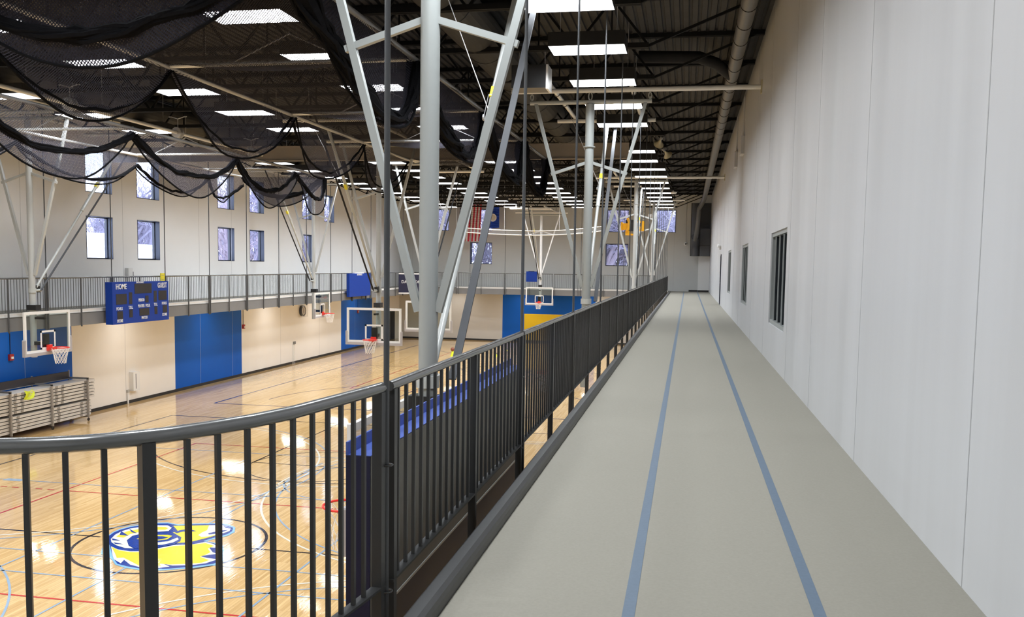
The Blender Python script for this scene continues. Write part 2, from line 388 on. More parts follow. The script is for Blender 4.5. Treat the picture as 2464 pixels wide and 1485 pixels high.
EMB = {
 'pale': [(-11.24, 16.08), (-11.3, 16.35), (-11.3, 16.58), (-11.21, 16.81), (-11.07, 16.95), (-10.84, 17.17), (-10.62, 17.24), (-10.32, 17.16), (-10.01, 17.32), (-9.55, 17.46), (-9.32, 17.41), (-9.08, 17.25), (-8.93, 16.93), (-8.94, 16.67), (-9.03, 16.5), (-9.11, 16.36), (-9.17, 16.23), (-8.93, 16.18), (-8.7, 16.03), (-8.51, 15.73), (-8.38, 15.44), (-8.24, 15.2), (-8.29, 14.96), (-8.6, 14.71), (-8.93, 14.54), (-9.12, 14.45), (-9.4, 14.4), (-9.76, 14.46), (-10.03, 14.57), (-10.22, 14.77), (-10.5, 15.01), (-10.64, 15.03), (-10.86, 15.37), (-10.93, 15.64)],
 'navy': [(-11.21, 16.09), (-11.26, 16.33), (-11.25, 16.54), (-11.16, 16.77), (-11.04, 16.89), (-10.8, 17.11), (-10.58, 17.18), (-10.29, 17.1), (-9.97, 17.26), (-9.52, 17.4), (-9.31, 17.35), (-9.11, 17.21), (-9.0, 16.96), (-9.01, 16.75), (-9.09, 16.57), (-9.17, 16.41), (-9.23, 16.23), (-8.95, 16.14), (-8.73, 15.99), (-8.56, 15.72), (-8.43, 15.42), (-8.31, 15.24), (-8.35, 15.02), (-8.64, 14.79), (-8.97, 14.6), (-9.17, 14.52), (-9.46, 14.48), (-9.78, 14.54), (-10.02, 14.62), (-10.19, 14.79), (-10.42, 15.05), (-10.68, 15.38), (-10.95, 15.72)],
 'white': [(-10.76, 15.51), (-10.52, 15.37), (-10.23, 15.32), (-10.05, 15.37), (-9.85, 15.58), (-9.64, 15.86), (-9.44, 15.94), (-9.34, 15.96), (-9.16, 16.19), (-8.94, 16.1), (-8.76, 15.96), (-8.81, 15.89), (-8.92, 15.89), (-8.7, 15.63), (-8.55, 15.56), (-8.69, 15.47), (-8.81, 15.36), (-8.63, 15.3), (-8.4, 15.27), (-8.5, 15.01), (-8.7, 14.86), (-9.01, 14.76), (-9.22, 14.81), (-9.03, 14.7), (-9.2, 14.57), (-9.49, 14.54), (-9.77, 14.63), (-10.04, 14.85), (-9.98, 14.66), (-10.23, 14.83), (-10.4, 15.03)],
 'yellow': [(-10.73, 15.48), (-10.45, 15.32), (-10.2, 15.28), (-10.02, 15.32), (-9.81, 15.52), (-9.61, 15.81), (-9.42, 15.9), (-9.12, 16.12), (-8.87, 15.99), (-8.9, 15.81), (-8.74, 15.62), (-8.75, 15.46), (-8.79, 15.33), (-8.53, 15.19), (-8.58, 15.03), (-8.74, 14.93), (-9.09, 14.8), (-9.29, 14.8), (-9.19, 14.68), (-9.41, 14.62), (-9.59, 14.62), (-9.95, 14.85), (-10.13, 14.96), (-10.23, 14.91), (-10.44, 15.16)],
 'face': [(-10.37, 17.04), (-10.1, 17.12), (-9.68, 17.25), (-9.47, 17.32), (-9.28, 17.3), (-9.14, 17.17), (-9.06, 16.96), (-9.11, 16.79), (-9.17, 16.65), (-9.28, 16.4), (-9.43, 16.12), (-9.59, 16.02), (-9.7, 15.97), (-9.88, 16.1), (-9.98, 16.39), (-10.12, 16.54), (-10.09, 16.74)],
 'muzzle': [(-9.67, 17.24), (-9.46, 17.33), (-9.28, 17.3), (-9.14, 17.17), (-9.06, 16.96), (-9.11, 16.8), (-9.18, 16.71), (-9.28, 16.53), (-9.4, 16.46), (-9.53, 16.56), (-9.55, 16.74), (-9.53, 16.91)],
 'eye': [(-10.11, 16.64), (-10.05, 16.8), (-9.92, 16.9), (-9.71, 16.8), (-9.81, 16.73), (-9.95, 16.71), (-10.01, 16.58)],
 'mouth': [(-9.4, 16.72), (-9.33, 16.83), (-9.24, 16.96), (-9.12, 17.03), (-9.17, 16.84), (-9.27, 16.7), (-9.35, 16.65)],
 'nose': [(-9.38, 17.3), (-9.22, 17.27), (-9.11, 17.18), (-9.14, 17.12), (-9.27, 17.17)],
 'horn_white': [(-11.04, 15.91), (-11.14, 16.2), (-11.15, 16.42), (-11.1, 16.64), (-10.96, 16.8), (-10.72, 16.98), (-10.49, 17.03), (-10.31, 16.89), (-10.25, 16.67), (-10.46, 16.55), (-10.66, 16.41), (-10.76, 16.2), (-10.69, 15.91), (-10.45, 15.61), (-10.26, 15.48), (-10.44, 15.47), (-10.7, 15.58), (-10.9, 15.73)],
 'horn_yellow': [(-11.03, 16.07), (-11.07, 16.25), (-11.03, 16.48), (-10.88, 16.68), (-10.68, 16.87), (-10.47, 16.91), (-10.36, 16.84), (-10.36, 16.73), (-10.55, 16.68), (-10.74, 16.53), (-10.87, 16.3), (-10.85, 16.05)],
 'horn_navy': [(-10.65, 15.88), (-10.73, 16.17), (-10.64, 16.38), (-10.44, 16.53), (-10.21, 16.65), (-10.06, 16.56), (-9.77, 16.34), (-9.65, 16.1), (-9.66, 15.89), (-9.88, 15.63), (-10.13, 15.49), (-10.29, 15.51), (-10.49, 15.66)],
 'swirl_yellow': [(-10.56, 16.03), (-10.51, 16.26), (-10.34, 16.37), (-10.12, 16.43), (-9.99, 16.38), (-9.96, 16.14), (-10.12, 16.02), (-10.34, 15.99)],
 'swirl_white': [(-10.05, 15.91), (-9.88, 16.03), (-9.83, 16.3), (-9.74, 16.2), (-9.74, 15.99), (-9.86, 15.81), (-9.96, 15.76)],
 'swirl_core': [(-10.47, 16.08), (-10.37, 16.26), (-10.16, 16.31), (-10.0, 16.26), (-10.07, 16.12), (-10.23, 16.03)],
 'notch1': [(-11.16, 16.43), (-10.83, 16.18), (-11.04, 16.2)],
 'notch2': [(-11.11, 16.62), (-10.78, 16.38), (-10.91, 16.41)],
 'notch3': [(-11.03, 15.95), (-10.79, 15.85), (-10.97, 15.85)],
 'notch4': [(-10.85, 15.72), (-10.59, 15.66), (-10.77, 15.65)],
}

# ------------------------------------------------------------------ the setting
ZT = 3.868                 # running track level (gym floor is 0)
XR, XL = 1.46, -21.0       # side walls
YF, YN = 65.3, -1.3        # far wall, wall behind the camera
ZD = 10.55                 # underside of the roof deck
XRAIL, XLRAIL, YFRAIL = -1.352, -18.3, 62.6

fl = struct(MB().box(XL - .3, XR + .3, YN - .3, YF + .3, -0.2, 0.0).build('floor', M['wood']))

# painted game lines and centre emblem belong to the floor
class Lines(MB):
    def seg(s, p, q, wd=0.05, z=0.003):
        p = Vector((p[0], p[1], z)); q = Vector((q[0], q[1], z)); d = (q - p).normalized(); n = Vector((-d.y, d.x, 0)) * wd / 2
        return s.quad(p - n, q - n, q + n, p + n)
    def arc(s, c, r, a0, a1, wd=0.05, z=0.003, n=64):
        a0, a1 = math.radians(a0), math.radians(a1)
        for i in range(n):
            a = a0 + (a1 - a0) * i / n; b = a0 + (a1 - a0) * (i + 1) / n
            s.quad((c[0] + (r - wd / 2) * math.cos(a), c[1] + (r - wd / 2) * math.sin(a), z), (c[0] + (r + wd / 2) * math.cos(a), c[1] + (r + wd / 2) * math.sin(a), z),
                   (c[0] + (r + wd / 2) * math.cos(b), c[1] + (r + wd / 2) * math.sin(b), z), (c[0] + (r - wd / 2) * math.cos(b), c[1] + (r - wd / 2) * math.sin(b), z))
        return s
    def rect(s, x0, x1, y0, y1, wd=0.05, z=0.003):
        return s.seg((x0, y0), (x1, y0), wd, z).seg((x0, y1), (x1, y1), wd, z).seg((x0, y0), (x0, y1), wd, z).seg((x1, y0), (x1, y1), wd, z)
CX = -9.78
k = Lines()
k.rect(CX - 8.16, CX + 8.16, 2.6, 29.5, 0.07)
k.seg((CX - 8.16, 16.02), (-11.35, 16.02)).seg((-8.2, 16.02), (CX + 8.16, 16.02))
k.arc((CX, 16.0), 1.80, 0, 360, 0.06)
for y0, sg in ((29.5, -1), (2.6, 1)):
    k.seg((CX - 1.83, y0), (CX - 1.83, y0 + sg * 6.4)).seg((CX + 1.83, y0), (CX + 1.83, y0 + sg * 6.4)).seg((CX - 1.83, y0 + sg * 6.4), (CX + 1.83, y0 + sg * 6.4))
    k.arc((CX, y0 + sg * 6.4), 1.83, 0, 360, 0.04)
    yb = y0 + sg * 1.5
    k.arc((CX, yb), 6.8, 180 if sg < 0 else 0, 360 if sg < 0 else 180, 0.05)
k.build('painted_line', M['l_black'], fl)['label'] = 'black basketball court lines'
k = Lines()
k.rect(CX - 8.16, CX + 8.16, 32.5, 61.4, 0.085)
for y0, sg in ((61.4, -1), (32.5, 1)):
    k.seg((CX - 1.83, y0), (CX - 1.83, y0 + sg * 5.8)).seg((CX + 1.83, y0), (CX + 1.83, y0 + sg * 5.8)).seg((CX - 1.83, y0 + sg * 5.8), (CX + 1.83, y0 + sg * 5.8))
    k.arc((CX, y0 + sg * 5.8), 1.83, 0, 360, 0.04)
    k.arc((CX, y0 + sg * 1.5), 6.6, 180 if sg < 0 else 0, 360 if sg < 0 else 180, 0.05)
k.seg((CX - 8.16, 47), (CX + 8.16, 47)).arc((CX, 47), 1.8, 0, 360)
k.build('painted_line', M['l_navy'], fl)['label'] = 'navy basketball court lines of the far court'
k = Lines()
k.rect(CX - 4.7, CX + 4.6, 6.9, 25.1, 0.05, 0.0035).seg((CX - 4.7, 19.1), (CX + 4.6, 19.1), .05, .0035).seg((CX - 4.7, 12.85), (CX + 4.6, 12.85), .05, .0035)
for i in range(5): k.seg((CX - 4.95 - i * .32, 19.1), (CX - 5.13 - i * .32, 19.1), .05, .0035)
k.rect(CX - 4.7, CX + 4.6, 38, 56, 0.05, 0.0035).seg((CX - 4.7, 44), (CX + 4.6, 44), .05, .0035).seg((CX - 4.7, 50), (CX + 4.6, 50), .05, .0035)
k.build('painted_line', M['l_red'], fl)['label'] = 'red volleyball court lines'
k = Lines()
for y0, sg in ((29.5, -1), (2.6, 1)):
    k.arc((CX, y0 + sg * 1.5), 7.12, 180 if sg < 0 else 0, 360 if sg < 0 else 180, 0.05, .004)
for yc in (8.65, 21.6):
    k.arc((-3.4, yc), 6.5, 90, 270, 0.05, .004).arc((-16.2, yc), 6.6, -90, 90, 0.05, .004)
k.build('painted_line', M['l_white'], fl)['label'] = 'white three-point arcs'
k = Lines()
for yc in (8.65, 21.6):
    k.arc((-3.4, yc), 6.2, 90, 270, 0.04, .0045).arc((-16.2, yc), 6.85, -90, 90, 0.04, .0045)
    k.arc((-8.0, yc), 1.83, 0, 360, 0.04, .0045)
for yy in (19.75, 13.85, 14.95, 10.2, 24.2): k.seg((-17.0, yy), (-2.4, yy), .04, .0045)
for xx in (-9.75, -11.95, -6.7): k.seg((xx, 8.0), (xx, 23.5), .04, .0045)
k.box(-16.6, -16.1, 19.65, 19.85, .0005, .0046)
k.build('painted_line', M['l_blue'], fl)['label'] = 'pale blue court lines'
EMB_ORDER = [('pale', 'e_pale'), ('navy', 'e_navy'), ('white', 'e_white'), ('yellow', 'e_yellow'), ('face', 'e_yellow'), ('muzzle', 'e_white'), ('eye', 'e_navy'),
             ('mouth', 'e_navy'), ('nose', 'e_navy'), ('horn_white', 'e_white'), ('horn_yellow', 'e_yellow'), ('horn_navy', 'e_navy'), ('swirl_yellow', 'e_yellow'), ('swirl_white', 'e_white'),
             ('swirl_core', 'e_navy'), ('notch1', 'e_navy'), ('notch2', 'e_navy'), ('notch3', 'e_navy'), ('notch4', 'e_navy')]
k = MB(); mats = ['e_pale', 'e_navy', 'e_white', 'e_yellow']
for i, (pn, mn) in enumerate(EMB_ORDER): k.poly(EMB[pn], 0.005 + 0.0006 * i, mats.index(mn))
k.build('court_emblem', [M[m] for m in mats], fl)['label'] = 'yellow, navy and white horned emblem in the centre circle'

# running track deck round the gym
k = MB()
k.box(-1.22, XR, YN, YF, ZT - .16, ZT).box(XL, -18.38, YN, YF, ZT - .16, ZT).box(-18.38, -1.22, 62.68, YF, ZT - .16, ZT).box(-18.38, -1.22, YN, 2.28, ZT - .16, ZT)
fil = [(-1.22, 2.28), (-1.22, 4.0), (-1.27, 3.7), (-1.34, 3.3), (-1.45, 2.95), (-1.6, 2.68), (-1.85, 2.45), (-2.2, 2.32), (-2.6, 2.28)]
k.add([(x, y, ZT - .002) for x, y in fil] + [(x, y, ZT - .16) for x, y in fil], [list(range(9)), list(range(9, 18))[::-1]])
arc = [(-18.38 + 2.3 * (1 - math.cos(a)), 62.68 - 2.3 * (1 - math.sin(a))) for a in [PI / 2 * i / 8 for i in range(9)]]
k.add([(-18.38, 62.68, ZT - .002)] + [(x, y, ZT - .002) for x, y in arc], [list(range(10))])
track = struct(k.build('running_track', M['track']))
k = MB()
for xc in (-.23, .67): k.box(xc - .03, xc + .03, YN + .05, YF - .3, ZT + .0008, ZT + .002)
k.build('lane_line', M['lane'], track)['label'] = 'blue lane lines'
# slab edge channels
def edge(name, segs, n):
    return struct(MB_edge(segs).build(name, [M['fascia'], M['white']]))
def MB_edge(segs):
    k = MB()
    for (a, b, nrm) in segs:
        a = Vector((*a, 0)); b = Vector((*b, 0)); n = Vector((*nrm, 0))
        for z0, z1, t in ((ZT - .39, ZT - .02, .03),):
            vs = [a + Vector((0, 0, z0)), b + Vector((0, 0, z0)), b + Vector((0, 0, z1)), a + Vector((0, 0, z1))]
            k.add(vs + [v + n * t for v in vs], [[0, 1, 2, 3], [4, 5, 6, 7], [0, 1, 5, 4], [3, 2, 6, 7], [0, 3, 7, 4], [1, 2, 6, 5]])
    return k
edge('trim_1', [((-18.38, YN), (-18.38, 60.38), (1, 0))], 0)
edge('trim_2', [((-16.08, 62.68), (-1.22, 62.68), (0, -1))], 0)
edge('trim_3', [((-1.22, 4.0), (-1.22, 62.68), (-1, 0))], 0)
edge('trim_4', [(arc[i], arc[i + 1], (math.cos(PI / 2 * (i + .5) / 8), -math.sin(PI / 2 * (i + .5) / 8))) for i in range(8)], 0)
# rounded kerb pads along the deck edges
k = MB()
prof = [(-1.205, 0), (-1.205, .075), (-1.19, .088), (-1.135, .088), (-1.112, .075), (-1.105, .05), (-1.105, 0)]
def sweep(k, prof, y0, y1):
    n = len(prof)
    k.add([(x, y0, ZT + z) for x, z in prof] + [(x, y1, ZT + z) for x, z in prof],
          [[i, (i + 1) % n, n + (i + 1) % n, n + i] for i in range(n)] + [list(range(n)), list(range(n, 2 * n))])
ys = [2.6, 8.9, 15.0, 21.1, 27.2, 33.3, 39.4, 45.5, 51.6, 57.7, 62.4]
for a, b in zip(ys[:-1], ys[1:]): sweep(k, prof, a, b - .004)
struct(k.build('trim_5', M['kerbpad']))
k = MB()
k.box(-18.50, -18.40, YN, 60.3, ZT, ZT + .10)
k.box(-16.0, -1.3, 62.70, 62.80, ZT, ZT + .10)
struct(k.build('trim_6', M['wall_l']))

# ---- walls with openings
def wall_quads(k, axis, c0, c1, u0, u1, z0, z1, holes, mi=0, zmat=None):
    """wall slab between planes c0 (room side) and c1; holes are (u0,u1,z0,z1)"""
    us = sorted({u0, u1, *[h[0] for h in holes], *[h[1] for h in holes], *(zmat[1] if zmat else [])}); zs = sorted({z0, z1, *[h[2] for h in holes], *[h[3] for h in holes], *(zmat[2] if zmat else [])})
    P = (lambda c, u, z: (c, u, z)) if axis == 'x' else (lambda c, u, z: (u, c, z))
    for i in range(len(us) - 1):
        for j in range(len(zs) - 1):
            a, b, c, d = us[i], us[i + 1], zs[j], zs[j + 1]
            um, zm = (a + b) / 2, (c + d) / 2
            if any(h[0] < um < h[1] and h[2] < zm < h[3] for h in holes): continue
            m_ = zmat[0](um, zm) if zmat else mi
            k.quad(P(c0, a, c), P(c0, b, c), P(c0, b, d), P(c0, a, d), m_)
            k.quad(P(c1, a, c), P(c1, b, c), P(c1, b, d), P(c1, a, d), m_)
    for h in holes:
        a, b, c, d = h
        for p, q in (((a, c), (b, c)), ((b, c), (b, d)), ((b, d), (a, d)), ((a, d), (a, c))):
            k.quad(P(c0, *p), P(c1, *p), P(c1, *q), P(c0, *q), mi)

# right wall: white panels, three barred openings and a door
RW = [(14.5, 17.2, 4.55, 6.16), (23.7, 26.25, 4.58, 6.16), (32.9, 35.2, 4.62, 6.17)]
RD = (42.2, 43.2, ZT + .01, 6.15)
k = MB(); wall_quads(k, 'x', XR, XR + .3, YN, YF, 0, ZD + .3, RW + [RD])
wr = struct(k.build('wall_right', M['wall_w']))
k = MB()
for y in (5.05, 8.25, 11.35, 14.05, 18.3, 22.0, 27.3, 30.8, 36.5, 40.4, 44.5, 49, 54, 59):
    k.box(XR - .002, XR + .01, y - .006, y + .006, ZT, ZD)
k.build('panel_joint', M['joint'], wr)
for i, h in enumerate(RW):
    k = MB()
    fr = struct(bpy.data.objects.new('window_%d' % (i + 1), None)); COL.objects.link(fr); fr.location = (XR, (h[0] + h[1]) / 2, h[2])
    f = MB()
    t = .022
    f.box(XR + .02, XR + .12, h[0], h[0] + t, h[2], h[3]).box(XR + .02, XR + .12, h[1] - t, h[1], h[2], h[3]).box(XR + .02, XR + .12, h[0], h[1], h[2], h[2] + .07).box(XR + .02, XR + .12, h[0], h[1], h[3] - .07, h[3])
    f.build('frame', M['hoop'], fr, fr.location)
    for j in range(1, 4):
        yy = h[0] + (h[1] - h[0]) * j / 4
        MB().box(XR + .035, XR + .26, yy - .012, yy + .012, h[2] + .08, h[3] - .08, 0).box(XR + .015, XR + .035, yy - .014, yy + .014, h[2] + .08, h[3] - .08, 1).build('fin', [M['fin'], M['hoop']], fr, fr.location)
    MB().box(XR + .27, XR + .29, h[0], h[1], h[2], h[3]).build('dark_panel', M['fin'], fr, fr.location)
d = struct(bpy.data.objects.new('door_1', None)); COL.objects.link(d); d.location = (XR, 42.7, ZT)
MB().box(XR - .02, XR + .1, 42.2, 42.27, ZT, 6.15).box(XR - .02, XR + .1, 43.13, 43.2, ZT, 6.15).box(XR - .02, XR + .1, 42.2, 43.2, 6.07, 6.15).build('frame', M['bronze'], d, d.location)
MB().box(XR + .04, XR + .09, 42.27, 43.13, ZT + .01, 6.07).build('leaf', M['chase'], d, d.location)
MB().tube([(XR + .04, 42.36, ZT + 1.0), (XR - .03, 42.36, ZT + 1.0), (XR - .03, 42.48, ZT + 1.0)], .01, 8).build('handle', M['chain'], d, d.location)

# left wall
WZ = [(5.52, 7.06), (7.9, 9.46)]
WYL = [29.25, 32.33, 38.54, 41.63, 47.83, 50.95]
LW = []
for i, y in enumerate(WYL):
    for j, (a, b) in enumerate(WZ):
        if not (i == 5 and j == 0): LW.append((y, y + 1.52, a, b))
def lmat(u, z):
    if z > 3.55: return 0
    for a, b in ((15.4, 28.32), (34.85, 40.7), (53.6, 59.3)):
        if a < u < b: return 2
    return 1
DL = (62.75, 64.15, 0.0, 2.1)
k = MB(); wall_quads(k, 'x', XL, XL - .32, YN, YF, 0, ZD + .3, LW + [DL], 0, (lmat, [15.4, 28.32, 34.85, 40.7, 53.6, 59.3], [3.55]))
wl = struct(k.build('wall_left', [M['wall_l'], M['wall_beige'], M['wall_blue']]))
k = MB()
for y in (31.4, 39.8, 50.2, 26.0, 45.0, 36.9, 56, 60.5): k.box(XL - .01, XL + .002, y - .006, y + .006, 0.12, 3.5).box(XL - .01, XL + .002, y - .006, y + .006, 3.6, ZD)
k.build('panel_joint', M['joint'], wl)
# far wall
FW = [(-18.8, -17.27, *WZ[1]), (-15.62, -14.02, *WZ[0]), (-15.62, -14.02, *WZ[1]), (-5.78, -4.19, *WZ[0]), (-5.74, -4.19, *WZ[1]), (-2.46, -0.92, *WZ[1])]
FW = [(a, b, c + .06, d + .08) for a, b, c, d in FW]
def fmat(u, z):
    if z > 3.55: return 0
    if -11.56 < u < -8.0 and z < 2.03: return 3
    if -13.17 < u < -6.4: return 2
    return 1
k = MB(); wall_quads(k, 'y', YF, YF + .32, XL - .32, XR + .3, 0, ZD + .3, FW, 0, (fmat, [-11.56, -8.0, -13.17, -6.4], [3.55, 2.03]))
wf = struct(k.build('wall_far', [M['wall_grey'], M['wall_greige'], M['wall_blue'], M['wall_yellow']]))
k = MB()
for x in (-20.0, -15.0, -8.3, -4.9, -1.0): k.box(x - .006, x + .006, YF - .002, YF + .01, 3.9, ZD)
k.build('panel_joint', M['joint'], wf)
k = MB(); wall_quads(k, 'y', YN, YN - .3, XL - .32, XR + .3, 0, ZD + .3, [])
struct(k.build('wall_near', M['wall_l']))
# a short white partition and the dark shaft behind it at the end of the track
k = MB().box(.69, XR, 64.9, YF, ZT, 6.34)
struct(k.build('wall_partition', M['wall_p']))
struct(MB().box(.10, XR, YF - .03, YF, 6.34, 10.0).build('wall_shaft', M['chase']))
# skirting
MBb = MB().box(XL, XL + .012, YN, 62.75, 0, .12); struct(MBb.build('baseboard_left', M['base']))
struct(MB().box(XL, -1.2, YF - .012, YF, 0, .12).build('baseboard_far', M['base']))
struct(MB().box(.08, .69, YF - .012, YF, ZT, ZT + .12).box(.69, 1.44, 64.888, 64.9, ZT, ZT + .12).build('baseboard_track', M['base']))

# windows in the two outer walls
def window(n, axis, h, c0, out):
    w_ = struct(bpy.data.objects.new('window_%d' % n, None)); COL.objects.link(w_)
    a, b, z0, z1 = h
    w_.location = (c0, (a + b) / 2, z0) if axis == 'x' else ((a + b) / 2, c0, z0)
    def bx(k, d0, d1, u0, u1, zz0, zz1):
        if axis == 'x': k.box(*sorted((c0 + out * d0, c0 + out * d1)), u0, u1, zz0, zz1)
        else: k.box(u0, u1, *sorted((c0 + out * d0, c0 + out * d1)), zz0, zz1)
    k = MB()
    t = .05
    for u0, u1, q0, q1 in ((a, a + t, z0, z1), (b - t, b, z0, z1), (a, b, z0, z0 + t), (a, b, z1 - t, z1)): bx(k, .20, .30, u0, u1, q0, q1)
    k.build('frame', M['bronze'], w_, w_.location)
    k = MB()
    for u0, u1, q0, q1 in ((a, a + .014, z0, z1), (b - .014, b, z0, z1), (a, b, z0, z0 + .014), (a, b, z1 - .014, z1)): bx(k, -.012, .20, u0, u1, q0, q1)
    k.build('jamb', M['jamb'], w_, w_.location)
    k = MB(); bx(k, .25, .258, a + t, b - t, z0 + t, z1 - t)
    k.build('pane', M['wglass'], w_, w_.location)
n = 4
for h in LW: window(n, 'x', h, XL, -1); n += 1
for h in FW: window(n, 'y', h, YF, 1); n += 1
d = struct(bpy.data.objects.new('door_2', None)); COL.objects.link(d); d.location = (XL, 63.45, 0)
MB().box(XL - .3, XL + .03, 62.75, 62.82, 0, 2.1).box(XL - .3, XL + .03, 64.08, 64.15, 0, 2.1).box(XL - .3, XL + .03, 62.75, 64.15, 2.03, 2.1).build('frame', M['bronze'], d, d.location)
MB().box(XL - .3, XL - .25, 62.82, 64.08, 0, 2.03).build('leaf', M['chase'], d, d.location)

# ---- roof deck (ribbed steel)
k = MB(); p = .18; x = XL - .3; prof = []
while x < XR + .3:
    prof += [(x, ZD), (x + .10, ZD), (x + .115, ZD + .045), (x + .165, ZD + .045)]; x += p
prof.append((x, ZD))
nP = len(prof)
k.add([(a, YN - .3, b) for a, b in prof] + [(a, YF + .3, b) for a, b in prof], [[i, i + 1, nP + i + 1, nP + i] for i in range(nP - 1)])
k.box(XL - .3, XR + .3, YN - .3, YF + .3, ZD + .1, ZD + .2)
ceil = struct(k.build('ceiling', M['deck']))

# ---- open-web roof joists across the gym
JY = [3.2 + 2.87 * i for i in range(22)]
ZB = 9.62
def joist():
    r = thing('roof_joist', 'x', 'joist')
    MB().box(XL + .02, XR - .02, -.07, -.01, ZD - .10, ZD - .012).box(XL + .02, XR - .02, .01, .07, ZD - .10, ZD - .012).build('top_chord', M['joist'], r)
    x0, x1 = XL + 2.2, XR - 2.3
    MB().box(x0, x1, -.07, -.012, ZB - .04, ZB + .05).box(x0, x1, .012, .07, ZB - .04, ZB + .05).build('bottom_chord', M['joist'], r)
    k = MB(); nb = 13; dx = (x1 - x0) / nb
    k.bar((x0, 0, ZB), (XL + .15, 0, ZD - .06), .05, .05, (0, 1, 0)).bar((x1, 0, ZB), (XR - .15, 0, ZD - .06), .05, .05, (0, 1, 0))
    for i in range(nb):
        xa = x0 + dx * i
        k.bar((xa, 0, ZB), (xa + dx / 2, 0, ZD - .06), .045, .045, (0, 1, 0)).bar((xa + dx / 2, 0, ZD - .06), (xa + dx, 0, ZB), .045, .045, (0, 1, 0))
        k.bar((xa + dx / 2, 0, ZB), (xa + dx / 2, 0, ZD - .06), .03, .03, (0, 1, 0))
    k.build('web', M['joist'], r)
    return r
j0 = joist()
for i, y in enumerate(JY):
    j = j0 if i == 0 else copy_tree(j0)
    j.location = (0, y, 0)
    j['label'] = ('dark open-web steel roof joist, %s seen from the camera' % ORD[i - 4]) if i > 3 else 'dark open-web roof joist overhead, out of view, %s from the camera' % ORD[i]
    j['group'] = 'roof joists'
t = thing('roof_girder', 'tan steel girder spanning the gym beyond the raised net cages', 'girder', (-10, 30.3, 9.1))
MB().box(XL + .02, -4.75, 30.24, 30.36, 9.02, 9.06).box(XL + .02, -4.75, 30.24, 30.36, 9.50, 9.54).box(XL + .02, -4.75, 30.29, 30.31, 9.06, 9.50).build('web_plate', M['girder'], t, t.location)
MB().box(-4.75, -2.0, 30.24, 30.36, 9.02, 9.06).box(-4.75, -2.0, 30.24, 30.36, 9.50, 9.54).box(-4.75, -2.0, 30.29, 30.31, 9.06, 9.50).build('web_plate', M['girder'], t, t.location)

# ---- ducts under the deck
def fabric_duct(x, y0, y1, label):
    t = thing('fabric_duct', label, 'duct', (x, y0, 10.0), group='fabric air ducts')
    k = MB().tube([(0, y - y0, 0) for y in (y0, (y0 + y1) / 2, y1)], .42, 24); y = y0 + 1.5
    while y < y1:
        k.tube([(.425 * math.cos(a), y - y0, .425 * math.sin(a)) for a in [2 * PI * i / 24 for i in range(24)]], .012, 6, closed=True, mi=1); y += 3.0
    k.build('sleeve', [M['duct'], M['black']], t)
fabric_duct(-4.15, 2.0, 60, 'wide grey fabric air duct under the roof right of the nets')
fabric_duct(-16.5, 2.0, 60, 'wide grey fabric air duct under the roof near the left wall')
t = thing('spiral_duct', 'thin round spiral duct running high along the white right wall', 'duct', (.9, 2, 10.1))
k = MB().tube([(.9, 2, 10.1), (.9, 30, 10.1), (.9, 60.5, 10.0), (.82, 61.3, 9.8), (.6, 61.9, 9.4), (.55, 62.0, 8.6), (.5, 62.6, 7.9), (.42, 63.3, 7.4)], .145, 18); y = 3.0
while y < 60:
    k.tube([(.9 + .149 * math.cos(a), y, 10.1 + .149 * math.sin(a)) for a in [2 * PI * i / 16 for i in range(16)]], .008, 5, closed=True, mi=1); y += 1.25
k.build('pipe', [M['spiral'], M['dark']], t, t.location, True)
MB().tube([(.9, 22.9, 10.1), (.45, 21.4, 10.1), (.1, 20.8, 10.1), (-1.2, 20.6, 10.1)], .13, 14).build('branch', M['dark'], t, t.location, True)
t = thing('vertical_duct', 'dark round duct dropping down at the end of the track', 'duct', (.4, 64.4, 6.4))
MB().tube([(.42, 63.4, 7.6), (.42, 64.2, 7.2), (.42, 64.4, 6.9), (.42, 64.4, 6.34)], .26, 18).tube([(.42, 64.4, 9.9), (.42, 64.4, 7.0)], .25, 18).build('pipe', M['chase'], t, t.location, True)
t = thing('duct_box', 'dark rectangular air duct above the white partition', 'duct', (1.08, 64.9, 6.34))
MB().box(.74, 1.42, 64.3, 65.25, 6.345, 8.2).build('casing', M['chase'], t, t.location)
MB().box(.73, 1.43, 64.29, 65.26, 7.05, 7.09).build('flange', M['dark'], t, t.location)

# ------------------------------------------------------------------ high-bay lights
def lamp():
    r = thing('high_bay_light', 'x', 'ceiling light')
    k = MB(); h = MB(); a, b = .66, .36; D = .24
    # sloping reflector walls, open underneath
    for (x0, y0, x1, y1) in ((-a, -b, a, -b), (a, -b, a, b), (a, b, -a, b), (-a, b, -a, -b)):
        f = .86
        k.quad((x0, y0, 0), (x1, y1, 0), (x1 * f, y1 * f, D - .01), (x0 * f, y0 * f, D - .01))
        h.quad((x0 * 1.01, y0 * 1.01, .004), (x1 * 1.01, y1 * 1.01, .004), (x1 * 1.01, y1 * 1.01, D), (x0 * 1.01, y0 * 1.01, D))
    h.quad((-a, -b, D), (a, -b, D), (a, b, D), (-a, b, D)); h.build('housing', M['dark'], r)
    k.build('reflector', M['reflector'], r)
    k = MB().quad((-.56, -.30, D - .02), (-.56, .30, D - .02), (.56, .30, D - .02), (.56, -.30, D - .02))
    k.build('lamp_tubes', M['lamp'], r)
    k = MB()
    for x in (-.5, .5): k.tube([(x, 0, D), (x, 0, ZD - 9.325)], .006, 6)
    k.build('hanger', M['chain'], r)
    return r
L0 = lamp(); first = True
ROWS = [(-1.85, 'over the right-hand railing'), (-6.85, 'in the second row from the white wall'), (-11.35, 'in the third row from the white wall'), (-15.95, 'in the row nearest the far left wall')]
